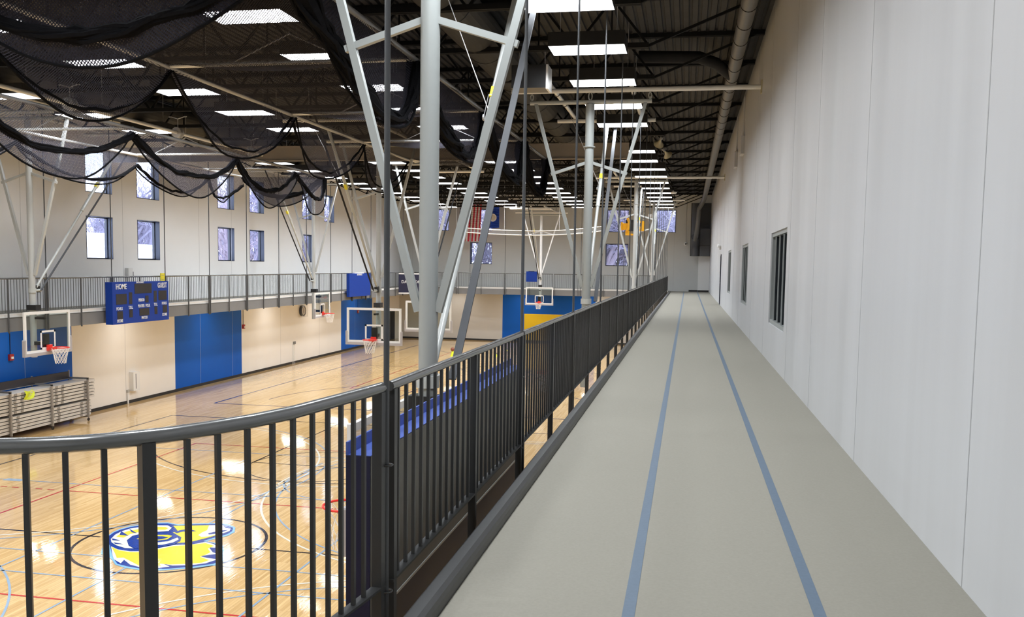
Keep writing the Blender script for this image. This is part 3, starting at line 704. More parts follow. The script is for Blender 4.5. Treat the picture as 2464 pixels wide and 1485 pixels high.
LY = [2.2, 5.08, 7.95, 10.8, 13.65, 16.5, 19.45, 22.3, 25.2, 31.0, 33.75, 36.6, 39.5, 42.4, 45.3, 48.1, 51.0, 53.9, 56.8, 59.7]  # last lamp in each row is unseen, added to brighten the far end
for x, where in ROWS:
    for i, y in enumerate(LY):
        l = L0 if first else copy_tree(L0); first = False
        l.location = (x + (.2 if (x > -2 and y > 35) else 0), y, 9.33)
        v = i - (6 if x < -15 else 4)
        l['label'] = ('%s fluorescent high-bay light in view, %s' % (ORD[v], where)) if v >= 0 else '%s high-bay light overhead, out of view, %s' % (ORD[i], where)
        l['group'] = 'high-bay lights'

# strip lights under the balcony decks
def strip_light():
    r = thing('soffit_light', 'x', 'ceiling light')
    MB().box(-.62, .62, -.17, .17, -.10, -.001).build('housing', M['white'], r)
    MB().quad((-.58, -.14, -.102), (-.58, .14, -.102), (.58, .14, -.102), (.58, -.14, -.102)).build('lamp_tubes', M['lamp_s'], r)
    return r
S0 = strip_light()
SL = [(-19.5, 18.7 + 6.13 * i, 0) for i in range(7)] + [(-16.5 + 5 * i, 63.9, 0) for i in range(4)]
for i, (x, y, a) in enumerate(SL):
    l = S0 if i == 0 else copy_tree(S0)
    l.location = (x, y, ZT - .161)
    l['label'] = ('strip light under the left balcony, %s from the camera' % ORD[i]) if i < 7 else ('strip light under the far balcony, %s from the left' % ORD[i - 7])
    l['group'] = 'strip lights under the balcony'

# ------------------------------------------------------------------ railings
def resample(path, step):
    P = [Vector((x, y, 0)) for x, y in path]; seg = [(P[i + 1] - P[i]).length for i in range(len(P) - 1)]; tot = sum(seg)
    n = max(1, round(tot / step)); out = []
    for j in range(n + 1):
        d = tot * j / n; i = 0
        while i < len(seg) - 1 and d > seg[i]: d -= seg[i]; i += 1
        p = P[i].lerp(P[i + 1], min(1, d / seg[i])); t = (P[i + 1] - P[i]).normalized(); out.append((p, t))
    return out
def railing(path, nb, posts, label, group, height=1.08, r=.024, m='rail'):
    """nb bays, balusters evenly; posts: list of fractions of the length"""
    t = thing('railing_panel', label, 'railing', group=group)
    R_ = resample(path, .05)
    pts = [p + Vector((0, 0, height)) for p, _ in R_]
    MB().tube(pts, r, 14).build('handrail', M['railtop'], t, smooth=True)
    k = MB()
    for i in range(len(R_) - 1): k.bar(R_[i][0] + Vector((0, 0, .15)), R_[i + 1][0] + Vector((0, 0, .15)), .05, .012)
    k.build('bottom_rail', M[m], t)
    tot = len(R_) - 1
    def at(f):
        x = f * tot; i = min(int(x), tot - 1); return R_[i][0].lerp(R_[i + 1][0], x - i), R_[i][1]
    for f in posts:
        p, d = at(f); pw = .024 if m == 'rail' else .020; n = Vector((-d.y, d.x, 0)) * pw; d = d * (.022 if m == 'rail' else .016)
        k = MB(); z0, z1 = -.42, height - r * .6
        vs = []
        for z in (z0, z1):
            for a, b in ((-1, -1), (1, -1), (1, 1), (-1, 1)): vs.append(p + n * a + d * b + Vector((0, 0, z)))
        k.add(vs, [[3, 2, 1, 0], [4, 5, 6, 7], [0, 1, 5, 4], [1, 2, 6, 5], [2, 3, 7, 6], [3, 0, 4, 7]])
        k.build('post', M[m], t)
    return t, at
proto_bal = {}
def balusters(t, at, fr, height=1.08, bal=.0085, m='rail'):
    key = (height, bal, m)
    for f in fr:
        p, d = at(f)
        if key not in proto_bal:
            k = MB().box(-bal, bal, -bal, bal, .15, height - .012)
            o = k.build('baluster', M[m], t); proto_bal[key] = o
        else:
            o = proto_bal[key].copy(); COL.objects.link(o); o.parent = t
        o.location = p; o.rotation_euler = (0, 0, math.atan2(d.y, d.x))
# curved section turning left in front of the camera
cpath = [(-4.9, 2.20), (-4.0, 2.20), (-3.4, 2.20), (-2.9, 2.205), (-2.5, 2.245), (-2.25, 2.31), (-2.029, 2.396), (-1.924, 2.444), (-1.826, 2.505), (-1.741, 2.591), (-1.66, 2.695), (-1.589, 2.833), (-1.52, 2.999), (-1.461, 3.216), (-1.418, 3.536), (-1.39, 3.76), (-1.366, 3.995)]
clen = resample(cpath, .01)
def frac_of(x, y):
    return min(range(len(clen)), key=lambda i: (clen[i][0] - Vector((x, y, 0))).length) / (len(clen) - 1)
t, at = railing(cpath, 0, [frac_of(-1.697, 2.647), .993, frac_of(-3.4, 2.2)], 'curved charcoal railing section bending left in the foreground', 'track railings', r=.0265)
bal_xy = [(-1.969, 2.424), (-1.874, 2.476), (-1.785, 2.547), (-1.626, 2.761), (-1.573, 2.873), (-1.522, 2.995), (-1.489, 3.115), (-1.459, 3.234), (-1.443, 3.37), (-1.429, 3.488), (-1.411, 3.6), (-1.396, 3.71), (-1.386, 3.81)]
balusters(t, at, [frac_of(*q) for q in bal_xy] + [frac_of(-2.1 - .125 * i, 2.36 if i < 2 else 2.2) for i in range(10)])
t.location = (0, 0, ZT)
# straight sections along the track
PITCH = 3.5
def straight(Lp, label, group, r=.024, m='rail', bal=.0085):
    t, at = railing([(0, .025), (0, Lp - .025)], 0, [.009, .5, .989], label, group, r=r, m=m)
    nn = 13
    fr = [(i + 1) / (2 * nn) for i in range(2 * nn) if i not in (nn - 1, 2 * nn - 1)]
    balusters(t, at, fr, bal=bal, m=m)
    return t
s0 = straight(PITCH, 'x', 'track railings')
for i in range(17):
    s = s0 if i == 0 else copy_tree(s0)
    s.location = (XRAIL, 4.03 + PITCH * i, ZT)
    s['label'] = 'charcoal railing panel left of the track, %s straight panel from the camera' % ORD[i]
PL = 3.09
s1 = straight(PL, 'x', 'railings across the gym', m='rail_lit', bal=.0065)
LP0 = 26.72 - 3 * PL
for i in range(1, 14):
    s = s1 if i == 1 else copy_tree(s1)
    s.location = (XLRAIL, LP0 + PL * i, ZT)
    s['label'] = 'dark railing panel on the left balcony, %s from the left edge of the photo' % ORD[i - 1]
yl_end = LP0 + PL * 14
ca = [(XLRAIL, yl_end + .03), (XLRAIL, 60.2)] + [(XLRAIL + 2.4 * (1 - math.cos(a)), 60.2 + 2.4 * math.sin(a)) for a in [PI / 2 * i / 10 for i in range(1, 11)]]
t, at = railing(ca, 0, [.25, .5, .75, .99], 'curved dark railing round the far left corner of the balcony', 'railings across the gym', m='rail_lit')
balusters(t, at, [(i + .5) / 48 for i in range(48)], bal=.0065, m='rail_lit'); t.location = (0, 0, ZT)
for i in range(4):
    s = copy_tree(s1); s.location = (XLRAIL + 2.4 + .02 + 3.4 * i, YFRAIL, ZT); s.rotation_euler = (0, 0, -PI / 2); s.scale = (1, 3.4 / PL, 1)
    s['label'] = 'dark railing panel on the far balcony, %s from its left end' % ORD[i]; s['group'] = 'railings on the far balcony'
# hanger rods that carry the deck
def rod(label, group, z0, z1, r=.0135):
    t = thing('hanger_rod', label, 'rod', group=group)
    MB().tube([(0, 0, z0), (0, 0, z1)], r, 10).build('rod_shaft', M['rod'], t, smooth=True)
    k = MB().tube([(.03 * math.cos(a), .03 * math.sin(a), ZT + .72) for a in [2 * PI * i / 12 for i in range(12)]], .005, 6, closed=True)
    k.tube([(.03 * math.cos(a), .03 * math.sin(a), ZT + .12) for a in [2 * PI * i / 12 for i in range(12)]], .005, 6, closed=True)
    k.build('clamp', M['rail'], t)
    k = MB().tube([(0, 0, z1 - .02), (0, 0, z1 - .22)], r * 1.9, 8); k.build('turnbuckle', M['rod'], t)
    return t
r0 = rod('x', 'hanger rods beside the track', ZT - .35, ZD)
for i in range(17):
    q = r0 if i == 0 else copy_tree(r0)
    q.location = (XRAIL + .005, 4.03 + PITCH * i - .03, 0)
    q['label'] = 'slim dark hanger rod rising from the right railing, %s from the camera' % ORD[i]
r1 = rod('x', 'hanger rods on the left balcony', ZT - .45, ZD, .016)
n = 0
for i in range(2, 14):
    q = r1 if n == 0 else copy_tree(r1)
    q.location = (XLRAIL, LP0 + PL * i, 0)
    q['label'] = 'slim dark hanger rod on the left balcony, %s from the left picture edge' % ORD[n]; n += 1
for i, x in enumerate((-15.0, -12.5, -7.2, -4.3)):
    q = copy_tree(r1); q.location = (x, YFRAIL + .03, 0)
    q['label'] = 'slim hanger rod on the far balcony railing, %s from the left' % ORD[i]; q['group'] = 'hanger rods on the far balcony'

# ------------------------------------------------------------------ basketball hoops hung from the roof
def net_mesh(k, c, r0, r1, h, n=12, t=.006):
    c = Vector(c); rows = 5
    def P(i, j, sft):
        f = i / rows; r = r0 + (r1 - r0) * (f ** .7); a = 2 * PI * (j + sft) / n
        return c + Vector((r * math.cos(a), r * math.sin(a), -h * f))
    for i in range(rows):
        for j in range(n):
            s0 = .5 * (i % 2); s1_ = .5 * ((i + 1) % 2)
            a = P(i, j, s0)
            k.tube([a, P(i + 1, j, s1_)], t, 4, cap=False); k.tube([a, P(i + 1, j - 1 if s0 == 0 else j + 1, s1_)], t, 4, cap=False)
def hoop(label, loc, rz, hdr_rot, brace, pole=.085, hz=9.3, group='basketball hoops', cz=4.62, cord=.006, off=.45, strap='strap_d', sw=.05, paint='hoop_m'):
    """local frame: board faces -Y; hdr_rot turns the hanging frame; brace = (direction angle in local frame)"""
    t = thing('basketball_hoop', label, 'basketball hoop', group=group)
    hx = Vector((math.cos(hdr_rot), math.sin(hdr_rot), 0))
    V = lambda a, z: Vector((hx.x * a, hx.y * a, z))
    MB().tube([V(-1.37, hz), V(1.37, hz)], .048, 12).build('header_pipe', M['hoop_w'], t, smooth=True)
    k = MB().tube([(0, 0, hz - .05), (0, 0, hz - .45)], pole * 1.0, 20).tube([(0, 0, hz - .45), (0, 0, 2.75)], pole, 20)
    k.tube([(pole * 1.25 * math.cos(a), pole * 1.25 * math.sin(a), hz - 1.0) for a in [2 * PI * i / 16 for i in range(16)]], .014, 6, closed=True)
    mast = k.build('mast_pole', M[paint], t, smooth=True)
    up = (-hx.y, hx.x, 0)
    for s in (-1, 1):
        MB().bar(V(s * 1.24, hz), V(s * .10, 5.05), .075, .075, up).build('frame_leg', M[paint], t)
        MB().bar(V(s * .04, 7.86), V(s * .86, 7.60), .065, .065, up).build('frame_tie', M[paint], t)
        k = MB().tube([V(s * 1.33, hz + .02), V(s * 1.33, hz + .10)] , .02, 6)
        k.tube([V(s * 1.33, hz + .12) + hx * .035 * math.cos(a) + Vector((0, 0, .07 * math.sin(a))) for a in [2 * PI * i / 12 for i in range(12)]], .01, 6, closed=True)
        k.build('hanger_clamp', M['hoop_w'], t)
    MB().tube([Vector((0, 0, hz + .13)) + hx * .04 * math.cos(a) + Vector((0, 0, .09 * math.sin(a))) for a in [2 * PI * i / 12 for i in range(12)]], .014, 6, closed=True).build('hanger_clamp', M['hoop_w'], t)
    # clamp block and stub on the mast
    k = MB().tube([(0, 0, cz - .06), (0, 0, cz + .06)], pole * 1.22, 16)
    bd = Vector((math.cos(brace), math.sin(brace), 0)); sd = Vector((-bd.y, bd.x, 0))
    k.tube([bd * .05 + Vector((0, 0, cz)), bd * .34 + Vector((0, 0, cz))], .045, 10)
    k.build('mast_clamp', M['hoop_w'], t)
    MB().bar(bd * .12 + Vector((0, 0, cz - .06)), bd * .12 + Vector((0, 0, cz + .14)), .1, .06).bar(bd * .22 + Vector((0, 0, cz - .06)), bd * .22 + Vector((0, 0, cz + .12)), .12, .05).build('latch', M['black'], t)
    # telescoping back brace
    a0 = bd * .15 + Vector((0, 0, cz + .08)); a1 = bd * 4.35 + Vector((0, 0, 9.30)); m_ = a0.lerp(a1, .50)
    br = MB().tube([a0, m_], .037, 12).build('back_brace', M['hoop_w'], t, smooth=True)
    MB().tube([a0.lerp(a1, .49), a0.lerp(a1, .57)], .052, 12).build('sleeve', M['hoop_w'], br, smooth=True)
    MB().tube([a0.lerp(a1, .57), a1], .048, 12).build('outer_tube', M['hoop_w'], br, smooth=True)
    k = MB(); c_ = a0.lerp(a1, .60) + sd * .07
    k.tube([c_ + Vector((.0, 0, .03 * math.sin(a))) + bd * .03 * math.cos(a) for a in [2 * PI * i / 10 for i in range(10)]], .012, 6, closed=True)
    k.tube([c_, c_ - sd * .06 + Vector((0, 0, .28)), a0.lerp(a1, .67)], .005, 5)
    k.build('lock_pin', M['chain'], br)
    e = a0.lerp(a1, .655); f_ = a0.lerp(a1, .685)
    MB().bar(e + sd * .001, f_ + sd * .001, .085, .1).build('warning_label', M['yellow'], br)
    so = -.19 if sw > .06 else -.10; s0_ = bd * .22 + sd * so + Vector((0, 0, cz)); s1_ = bd * 5.0 + sd * so + Vector((0, 0, 9.50))
    MB().bar(s0_, s1_, .02, sw, sd).build('lift_strap', M[strap], t)
    MB().tube([a0.lerp(a1, .61), hx * -.95 + bd * 3.3 + Vector((0, 0, ZB))], .006, 5).build('hoist_cable', M['chain'], t)
    # goal: frame behind the glass, backboard, rim, cord net
    yb = -off
    MB().bar((0, -.02, 3.85), (0, yb + .06, 3.85), .07, .06).bar((0, -.02, 3.15), (0, yb + .06, 3.15), .12, .1).box(-.10, .10, yb + .03, yb + .09, 2.98, 3.42).build('mounting_frame', M['black'], t)
    MB().box(-.11, .11, -.18, .11, 4.07, 4.22).build('height_adjuster', M['black'], t)
    b = MB()
    W2, z0, z1, fw = .93, 2.92, 4.06, .075
    b.box(-W2, -W2 + fw, yb - .02, yb + .03, z0, z1).box(W2 - fw, W2, yb - .02, yb + .03, z0, z1).box(-W2 + fw, W2 - fw, yb - .02, yb + .03, z0, z0 + fw).box(-W2 + fw, W2 - fw, yb - .02, yb + .03, z1 - fw, z1)
    bo = b.build('backboard', M['frame'], t)
    MB().box(-W2 + fw, W2 - fw, yb - .004, yb + .004, z0 + fw, z1 - fw).build('glass_panel', M['glass'], bo)
    q = MB(); tw = .055
    q.box(-.305, -.305 + tw, yb - .008, yb - .005, 3.0, 3.52).box(.305 - tw, .305, yb - .008, yb - .005, 3.0, 3.52).box(-.305, .305, yb - .008, yb - .005, 3.52 - tw, 3.52).box(-.305, .305, yb - .008, yb - .005, 3.0, 3.0 + tw)
    q.build('target_square', M['frame'], bo)
    k = MB()
    for s in (-1, 1):
        k.bar((s * (W2 + .008), yb, z0 - .05), (s * (W2 + .008), yb, z0 + .36), .055, .085, (0, 1, 0)).tube([(s * (W2 + .008), yb - .043, z0 + .36), (s * (W2 + .008), yb + .043, z0 + .36)], .028, 10)
    k.box(-W2 - .035, W2 + .035, yb - .043, yb + .043, z0 - .075, z0 + .008)
    k.build('edge_padding', M['pad'], bo)
    MB().box(-.09, .09, yb - .075, yb - .02, 2.96, 3.12).bar((-.06, yb - .06, 3.035), (-.11, yb - .2, 3.035), .03, .03).bar((.06, yb - .06, 3.035), (.11, yb - .2, 3.035), .03, .03).box(-.11, .11, yb - .20, yb - .05, 2.985, 3.05).build('rim_bracket', M['red'], t)
    cy_ = yb - .385
    rim = MB().tube([(.233 * math.cos(a), cy_ + .233 * math.sin(a), 3.048) for a in [2 * PI * i / 32 for i in range(32)]], .013, 8, closed=True).build('rim', M['red'], t, smooth=True)
    k = MB(); net_mesh(k, (0, cy_, 3.035), .228, .135, .43, 12, cord); k.build('net', M['cord'], rim)
    t.location = loc; t.rotation_euler = (0, 0, rz)
    return t
# faces -Y: rz 0; faces +X: rz +90; faces -X: rz -90; faces +Y: rz 180
# brace angle is in the local frame (world angle = local + rz)
def H(label, x, y, face, wb, **kw):
    rz = {'-y': 0, '+x': PI / 2, '-x': -PI / 2, '+y': PI}[face]
    return hoop(label, (x, y, 0), rz, -rz, wb - rz, **kw)
H('grey hoop mast in the foreground, its red rim beside the navy box', -2.5, 8.7, '-x', PI / 2, pole=.094, hz=9.3, cord=.004, off=.47, cz=4.36, strap='strap', sw=.085, paint='hoop')
H('grey hoop mast behind the right railing with the yellow-tagged brace', -2.27, 20.9, '-x', PI / 2, pole=.10, hz=9.2, off=.5, cz=4.72, strap='strap', sw=.085, paint='hoop')
H('third hoop mast beyond the right railing, next to the amber hoist', -2.35, 41.2, '-x', PI / 2, hz=9.3)
H('hoop mast farthest along the right railing', -2.1, 55.5, '-x', PI / 2, hz=9.3)
H('basketball hoop at the left edge, above the aluminium bench rack', -17.95, 22.6, '+x', PI / 2, hz=9.35, strap='strap', sw=.055)
H('basketball hoop on the left beside the round wall clock', -17.95, 42.2, '+x', -PI / 2, hz=9.3)
H('basketball hoop facing the camera in front of the left blue wall panel', -10.03, 28.95, '-y', -PI / 2, hz=9.35)
H('glass backboard seen from behind, just right of the hoop facing the camera', -10.0, 34.4, '+y', PI / 2, hz=9.35, off=.4)
H('basketball hoop in front of the blue and yellow end wall', -9.84, 61.7, '-y', -PI / 2, hz=8.95, off=.4, paint='white')
# pipe grids that carry the hoops
def grid_pipes(label, x, y, sgn, z, xr=None, xl=-1.8, w=.9):
    t = thing('support_pipe_frame', label, 'pipe frame', (x, y, z), group='hoop support pipes')
    P = lambda pts, r=.055: MB().tube(pts, r, 12).build('pipe', M['pipe_w'], t, (x, y, z), True)
    P([(x + xl, y, z), ((xr if xr is not None else x + 1.8), y, z)])
    P([(x - 1.35, y + sgn * 4.3, z), (x + 1.3, y + sgn * 4.3, z)])
    for dx in (-w, w): P([(x + dx, y - sgn * 1.2, z + .12), (x + dx, y + sgn * 4.6, z + .12)], .05)
    k = MB()
    for dx in (-w, w):
        for yy in (y - sgn * .6, y + sgn * 3.9): k.tube([(x + dx, yy, z + .1), (x + dx, yy, ZB - .02)], .02, 6)
        for f in (.25, .6): k.tube([(x + dx + .06 * math.cos(a), y + sgn * 4 * f, z + .12 + .06 * math.sin(a)) for a in [2 * PI * i / 10 for i in range(10)]], .012, 6, closed=True)
    k.build('clamp', M['pipe_d'], t, (x, y, z))
    if xr is not None and xr > 0: MB().box(xr - .03, xr, y - .08, y + .08, z - .14, z + .14).build('wall_bracket', M['horn'], t, (x, y, z))
    return t
grid_pipes('pale pipe frame carrying the foreground hoop mast, above the picture top', -2.5, 8.7, 1, 9.48)
grid_pipes('pale pipe frame over the second right mast, running to the white wall', -2.27, 20.9, 1, 9.46, XR - .0)
grid_pipes('pale pipe frame over the third right mast, running to the white wall', -2.35, 41.2, 1, 9.46, XR - .0)
grid_pipes('pale pipe frame over the farthest right mast', -2.1, 55.5, 1, 9.5)
grid_pipes('pale pipe frame over the hoop at the left edge', -17.95, 22.6, 1, 9.52)
grid_pipes('pale pipe frame over the hoop beside the wall clock', -17.95, 42.2, -1, 9.5)
grid_pipes('pale pipe frame over the hoop facing the camera', -10.03, 28.95, -1, 9.5)
grid_pipes('pale pipe frame over the backboard seen from behind', -10.0, 34.4, 1, 9.5)
grid_pipes('pale pipe frame over the hoop at the end wall', -9.84, 61.7, -1, 9.1)

# ------------------------------------------------------------------ scoreboards and signs on the railings
t = thing('scoreboard', 'blue scoreboard on the left balcony lettered HOME and GUEST', 'scoreboard', (-18.1, 27.85, 3.43))
off = (-18.1, 27.85, 3.43)
Y0, Y1, Z0, Z1, XF = 26.28, 29.5, 3.43, 4.79, -17.99
cab = MB().box(-18.24, XF, Y0, Y1, Z0, Z1).build('cabinet', M['navy'], t, off)
pu = lambda u: Y0 + .06 + (Y1 - Y0 - .06) * u
pv = lambda v: Z1 - (Z1 - Z0) * v
for (a, b, c, d) in ((.36, .67, .05, .29), (.04, .22, .28, .53), (.26, .315, .25, .54), (.71, .765, .24, .52), (.80, .96, .24, .48), (.55, .61, .35, .52),
                     (.055, .15, .69, .88), (.26, .32, .67, .86), (.44, .62, .66, .84), (.72, .775, .64, .83), (.88, .965, .62, .81)):
    MB().box(XF, XF + .006, pu(a), pu(b), pv(d), pv(c)).build('display_window', M['led'], t, off)
for body, u, v, s, xs in (('HOME', .13, .115, .17, .57), ('GUEST', .875, .11, .17, .56), ('PERIOD', .48, .455, .085, .33), ('FOULS', .095, .635, .085, .32), ('T.O.L.', .287, .62, .085, .24), ('PLAYER', .475, .60, .085, .36), ('FOUL', .595, .60, .085, .25),
                      ('T.O.L.', .745, .585, .085, .22), ('FOULS', .91, .57, .085, .29), ('SCORE', .10, .925, .085, .31), ('MATCH', .53, .895, .085, .33), ('SCORE', .915, .86, .085, .29)):
    lettering(body, s * (1.45 if s > .1 else 1.6), (XF + .004, pu(u), pv(v)), (0, 1, 0), (0, 0, 1), M['text'], t, align='CENTER', off=off, width=xs)
lettering('DAKTRONICS', .07, (XF + .004, pu(.46), pv(.02)), (0, 1, 0), (0, 0, 1), M['text'], t, align='CENTER', off=off)
t = thing('caution_sign', 'small yellow sign above the right corner of the HOME scoreboard', 'sign', (-18.2, 29.52, 4.8))
MB().box(-18.22, -18.2, 29.36, 29.62, 4.78, 5.06).build('plate', M['yellow'], t, t.location)
MB().box(-18.2, -18.196, 29.41, 29.57, 4.98, 4.995).box(-18.2, -18.196, 29.41, 29.57, 4.83, 4.845).build('print', M['pipe_d'], t, t.location)
# the scoreboard hung on our own railing, seen from behind
t = thing('scoreboard', 'large navy scoreboard cabinet hung outside the foreground railing, seen from behind', 'scoreboard', (-1.62, 6.4, 3.2))
off = t.location
X0, X1, Y0, Y1, Z0, Z1 = -1.71, -1.575, 4.43, 8.9, 2.95, 4.53
MB().box(X0, X1 - .004, Y0, Y1, Z0, Z1 - .004).build('cabinet', M['navy_d'], t, off)
MB().box(X1 - .004, X1, Y0 + .01, Y1 - .01, 3.66, Z1 - .006).build('back_panel', M['olive'], t, off)
MB().box(X1 - .004, X1 + .006, Y0 + .01, Y1 - .01, 3.645, 3.66).build('edge_strip', M['hoop_w'], t, off)
MB().box(X0, X1, Y0, Y1, Z1 - .004, Z1).box(X0, X0 + .012, Y0, Y1, Z1, Z1 + .065).build('top_tray', M['navy_t'], t, off)
for y in (4.5, 5.78, 7.53): MB().box(X1, -1.36, y - .02, y + .02, 3.16, 3.20).build('mounting_arm', M['rail'], t, off)
t = thing('display_board', 'plain royal blue board on the left balcony left of the camera-facing hoop', 'board', (-18.15, 49, 3.65))
off = t.location
MB().box(-18.24, -18.08, 47.38, 50.75, 3.66, 4.94).build('panel', M['navy'], t, off)
MB().box(-18.22, -18.09, 48.2, 49.7, 4.94, 4.985).build('top_strip', M['text'], t, off)
lettering('DAKTRONICS', .13, (-18.075, 48.95, 4.87), (0, 1, 0), (0, 0, 1), M['text'], t, align='CENTER', off=off)
for y in (48, 50.2): MB().box(-18.2, -18.12, y - .03, y + .03, 3.42, 3.66).build('bracket', M['rail'], t, off)
t = thing('display_board', 'navy board with white edges and small lettering by the far left corner', 'board', (-17.3, 60.6, 3.5))
off = t.location
a = math.radians(35)
cpos = Vector((-17.75, 60.35, 0)); ux = Vector((math.cos(a * .4), math.sin(a * .4) * .9, 0)).normalized()
p0 = Vector((-19.2 + .6, 60.0, 0)); p0 = Vector((-18.9, 58.9, 0)); p0 = Vector((-18.55 - .55, 59.5, 0))
p0 = Vector((-18.17, 56.3, 0)); ux = Vector((.93, .37, 0)).normalized(); nx = Vector((ux.y, -ux.x, 0))
def obox(k, u0, u1, d0, d1, z0, z1):
    vs = [p0 + ux * u + nx * d + Vector((0, 0, z)) for z in (z0, z1) for u, d in ((u0, d0), (u1, d0), (u1, d1), (u0, d1))]
    return k.add(vs, [[3, 2, 1, 0], [4, 5, 6, 7], [0, 1, 5, 4], [1, 2, 6, 5], [2, 3, 7, 6], [3, 0, 4, 7]])
obox(MB(), 0, 2.4, 0, .15, 3.68, 4.84).build('panel', M['navy_d'], t, off)
obox(obox(MB(), 0, 2.4, 0, .16, 4.84, 4.92), 0, 2.4, 0, .16, 3.61, 3.68).build('edge_strip', M['text'], t, off)
lettering('DAKTRONICS', .26, p0 + ux * .98 + nx * .155 + Vector((0, 0, 4.36)), ux, (0, 0, 1), M['text'], t, align='CENTER', off=off, width=1.6)
MB().bar((-18.32, 56.9, 4.5), (-17.4, 56.65, 4.5), .05, .05).bar((-18.32, 56.9, 3.9), (-17.4, 56.65, 3.9), .05, .05).build('bracket', M['rail'], t, off)
t = thing('display_board', 'small blue square box on the far balcony beside the end-wall hoop', 'board', (-10.57, 62.45, 4.4))
MB().box(-10.96, -10.21, 62.40, 62.575, 4.40, 5.12).build('panel', M['navy'], t, t.location)
MB().box(-10.8, -10.4, 62.38, 62.5, 5.12, 5.15).build('bracket', M['rail'], t, t.location)

# ------------------------------------------------------------------ raised net cages
def catenary(a, b, sag, n=14):
    a = Vector(a); b = Vector(b)
    return [a.lerp(b, i / n) + Vector((0, 0, -sag * (1 - (2 * i / n - 1) ** 2))) for i in range(n + 1)]
def net_side(t, a, b, zt, sag, drop, mnet, seed, r=.085, lean=0.0):
    """one bay of gathered netting between two lift points: black bundle, sheet above, skirt below"""
    rr = random.Random(seed)
    a = Vector(a); b = Vector(b); n = 16
    skew = rr.uniform(-.12, .12)
    def S(f): return sag * (1 - abs(2 * min(1, max(0, f + skew * math.sin(PI * f))) - 1) ** 2.2)
    pts = []; rad = []
    for i in range(n + 1):
        f = i / n; p = a.lerp(b, f); p.z -= S(f) + .03 * rr.uniform(-1, 1)
        d = (b - a).normalized(); nrm = Vector((-d.y, d.x, 0)); p += nrm * lean * math.sin(PI * f)
        pts.append(p); rad.append(r * (1.25 - .45 * math.sin(PI * f)) * rr.uniform(.8, 1.2))
    k = MB().tube(pts, [q * .72 for q in rad], 8)
    for s_ in range(7):
        ph = rr.uniform(0, 6.28); w_ = rr.uniform(2.5, 6); sg_ = rr.choice((-1, 1)); P2 = []
        for i in range(33):
            f = i / 32 * n; j = min(int(f), n - 1); p = pts[j].lerp(pts[j + 1], f - j); q = rad[j] * rr.uniform(.55, 1.0); th = ph + sg_ * w_ * i / 32 * 2
            P2.append(p + nrm * (q * math.cos(th)) + Vector((0, 0, q * math.sin(th))))
        k.tube(P2, r * rr.uniform(.16, .34), 5)
    k.build('net_bundle', M['roll'], t, smooth=True)
    d = (b - a).normalized(); nrm = Vector((-d.y, d.x, 0)); Ls = (b - a).length
    def up(u, v):
        p = a.lerp(b, u); z1 = zt; z0 = p.z - S(u); q = Vector((p.x, p.y, z0 + (z1 - z0) * v)) + nrm * (lean * math.sin(PI * u) * (1 - v) + .04 * math.sin(9 * u + seed))
        return q, (u * Ls, v * (z1 - z0))
    MB().grid(up, 18, 6).build('net_sheet', mnet, t)
    if drop > 0:
        def dn(u, v):
            p = a.lerp(b, u); z0 = p.z - S(u); dd = drop * math.sin(PI * u) ** .6 + .02
            q = Vector((p.x, p.y, z0 - dd * v)) + nrm * (lean * math.sin(PI * u) + .12 * v * math.sin(7 * u + seed))
            return q, (u * Ls, v * dd)
        MB().grid(dn, 18, 4).build('net_skirt', mnet, t)
        k = MB().tube([dn(i / 18, 1)[0] for i in range(19)], .022, 6); k.build('edge_cord', M['roll'], t)
def cage(label, x0, x1, ys, zp, zl0, zl1, sag0, sag1, drop0, drop1, seed, mside0, mside1, top=True, ends=(True, False), r0=.05, r1=.085):
    t = thing('net_cage', label, 'net', ((x0 + x1) / 2, (ys[0] + ys[-1]) / 2, zp))
    off = t.location
    sub = bpy.data.objects.new('tmp', None)
    objs0 = set(COL.objects)
    for x in (x0, x1):
        MB().tube([(x, ys[0], zp), (x, ys[-1], zp)], .045, 12).build('side_pipe', M['pipe_d'] if x == x1 else M['pipe'], t, smooth=True)  # left pipe given a paler colour, standing in for its highlights
    for y in ys[1:-1] if True else ys:
        sb = MB().tube([(x0, y, zp + .02), (x1, y, zp + .02)], .038, 10).build('spreader_bar', M['pipe_w'], t, smooth=True)
        xm = (x0 + x1) / 2
        k = MB()
        for xx in (xm - 1.1, xm + 1.1):
            k.tube([(xx, y, zp + .04), (xm, y, zp + .52)], .014, 6)
        k.tube([(xm, y, zp + .5), (xm, y, ZB + .3)], .006, 5)
        k.build('chain_bridle', M['chain'], sb)
    for i in range(len(ys) - 1):
        net_side(t, (x0, ys[i], zl0), (x0, ys[i + 1], zl0), zp, sag0, drop0, mside0, seed + i, lean=.15, r=r0)
        net_side(t, (x1, ys[i], zl1), (x1, ys[i + 1], zl1), zp, sag1, drop1, mside1, seed + 40 + i, lean=-.2, r=r1)
        if top:
            def tp(u, v, i=i):
                y = ys[i] + (ys[i + 1] - ys[i]) * u; x = x0 + (x1 - x0) * v
                return (x, y, zp + .02 - .45 * math.sin(PI * v) * math.sin(PI * u) ** .5), (x, y)
            MB().grid(tp, 10, 10).build('net_roof', M['net'], t)
    for e, y in zip(ends, (ys[0], ys[-1])):
        if e: net_side(t, (x0, y, zp), (x1, y, zp), zp, .75, .35, M['net'], seed + 90, r=.11)
    for o in COL.objects:
        if o not in objs0 and o.parent == t: o.location = -Vector(off)
    bpy.data.objects.remove(sub)
    return t
cage('big black net cage hoisted under the roof left of the foreground mast', -9.35, -4.68, [10.3, 15.45, 20.7, 25.6, 30.0], 9.0, 8.95, 8.92, 1.05, 1.2, .15, .12, 3, M['net_lit'], M['net'], True, r0=.028, r1=.14)
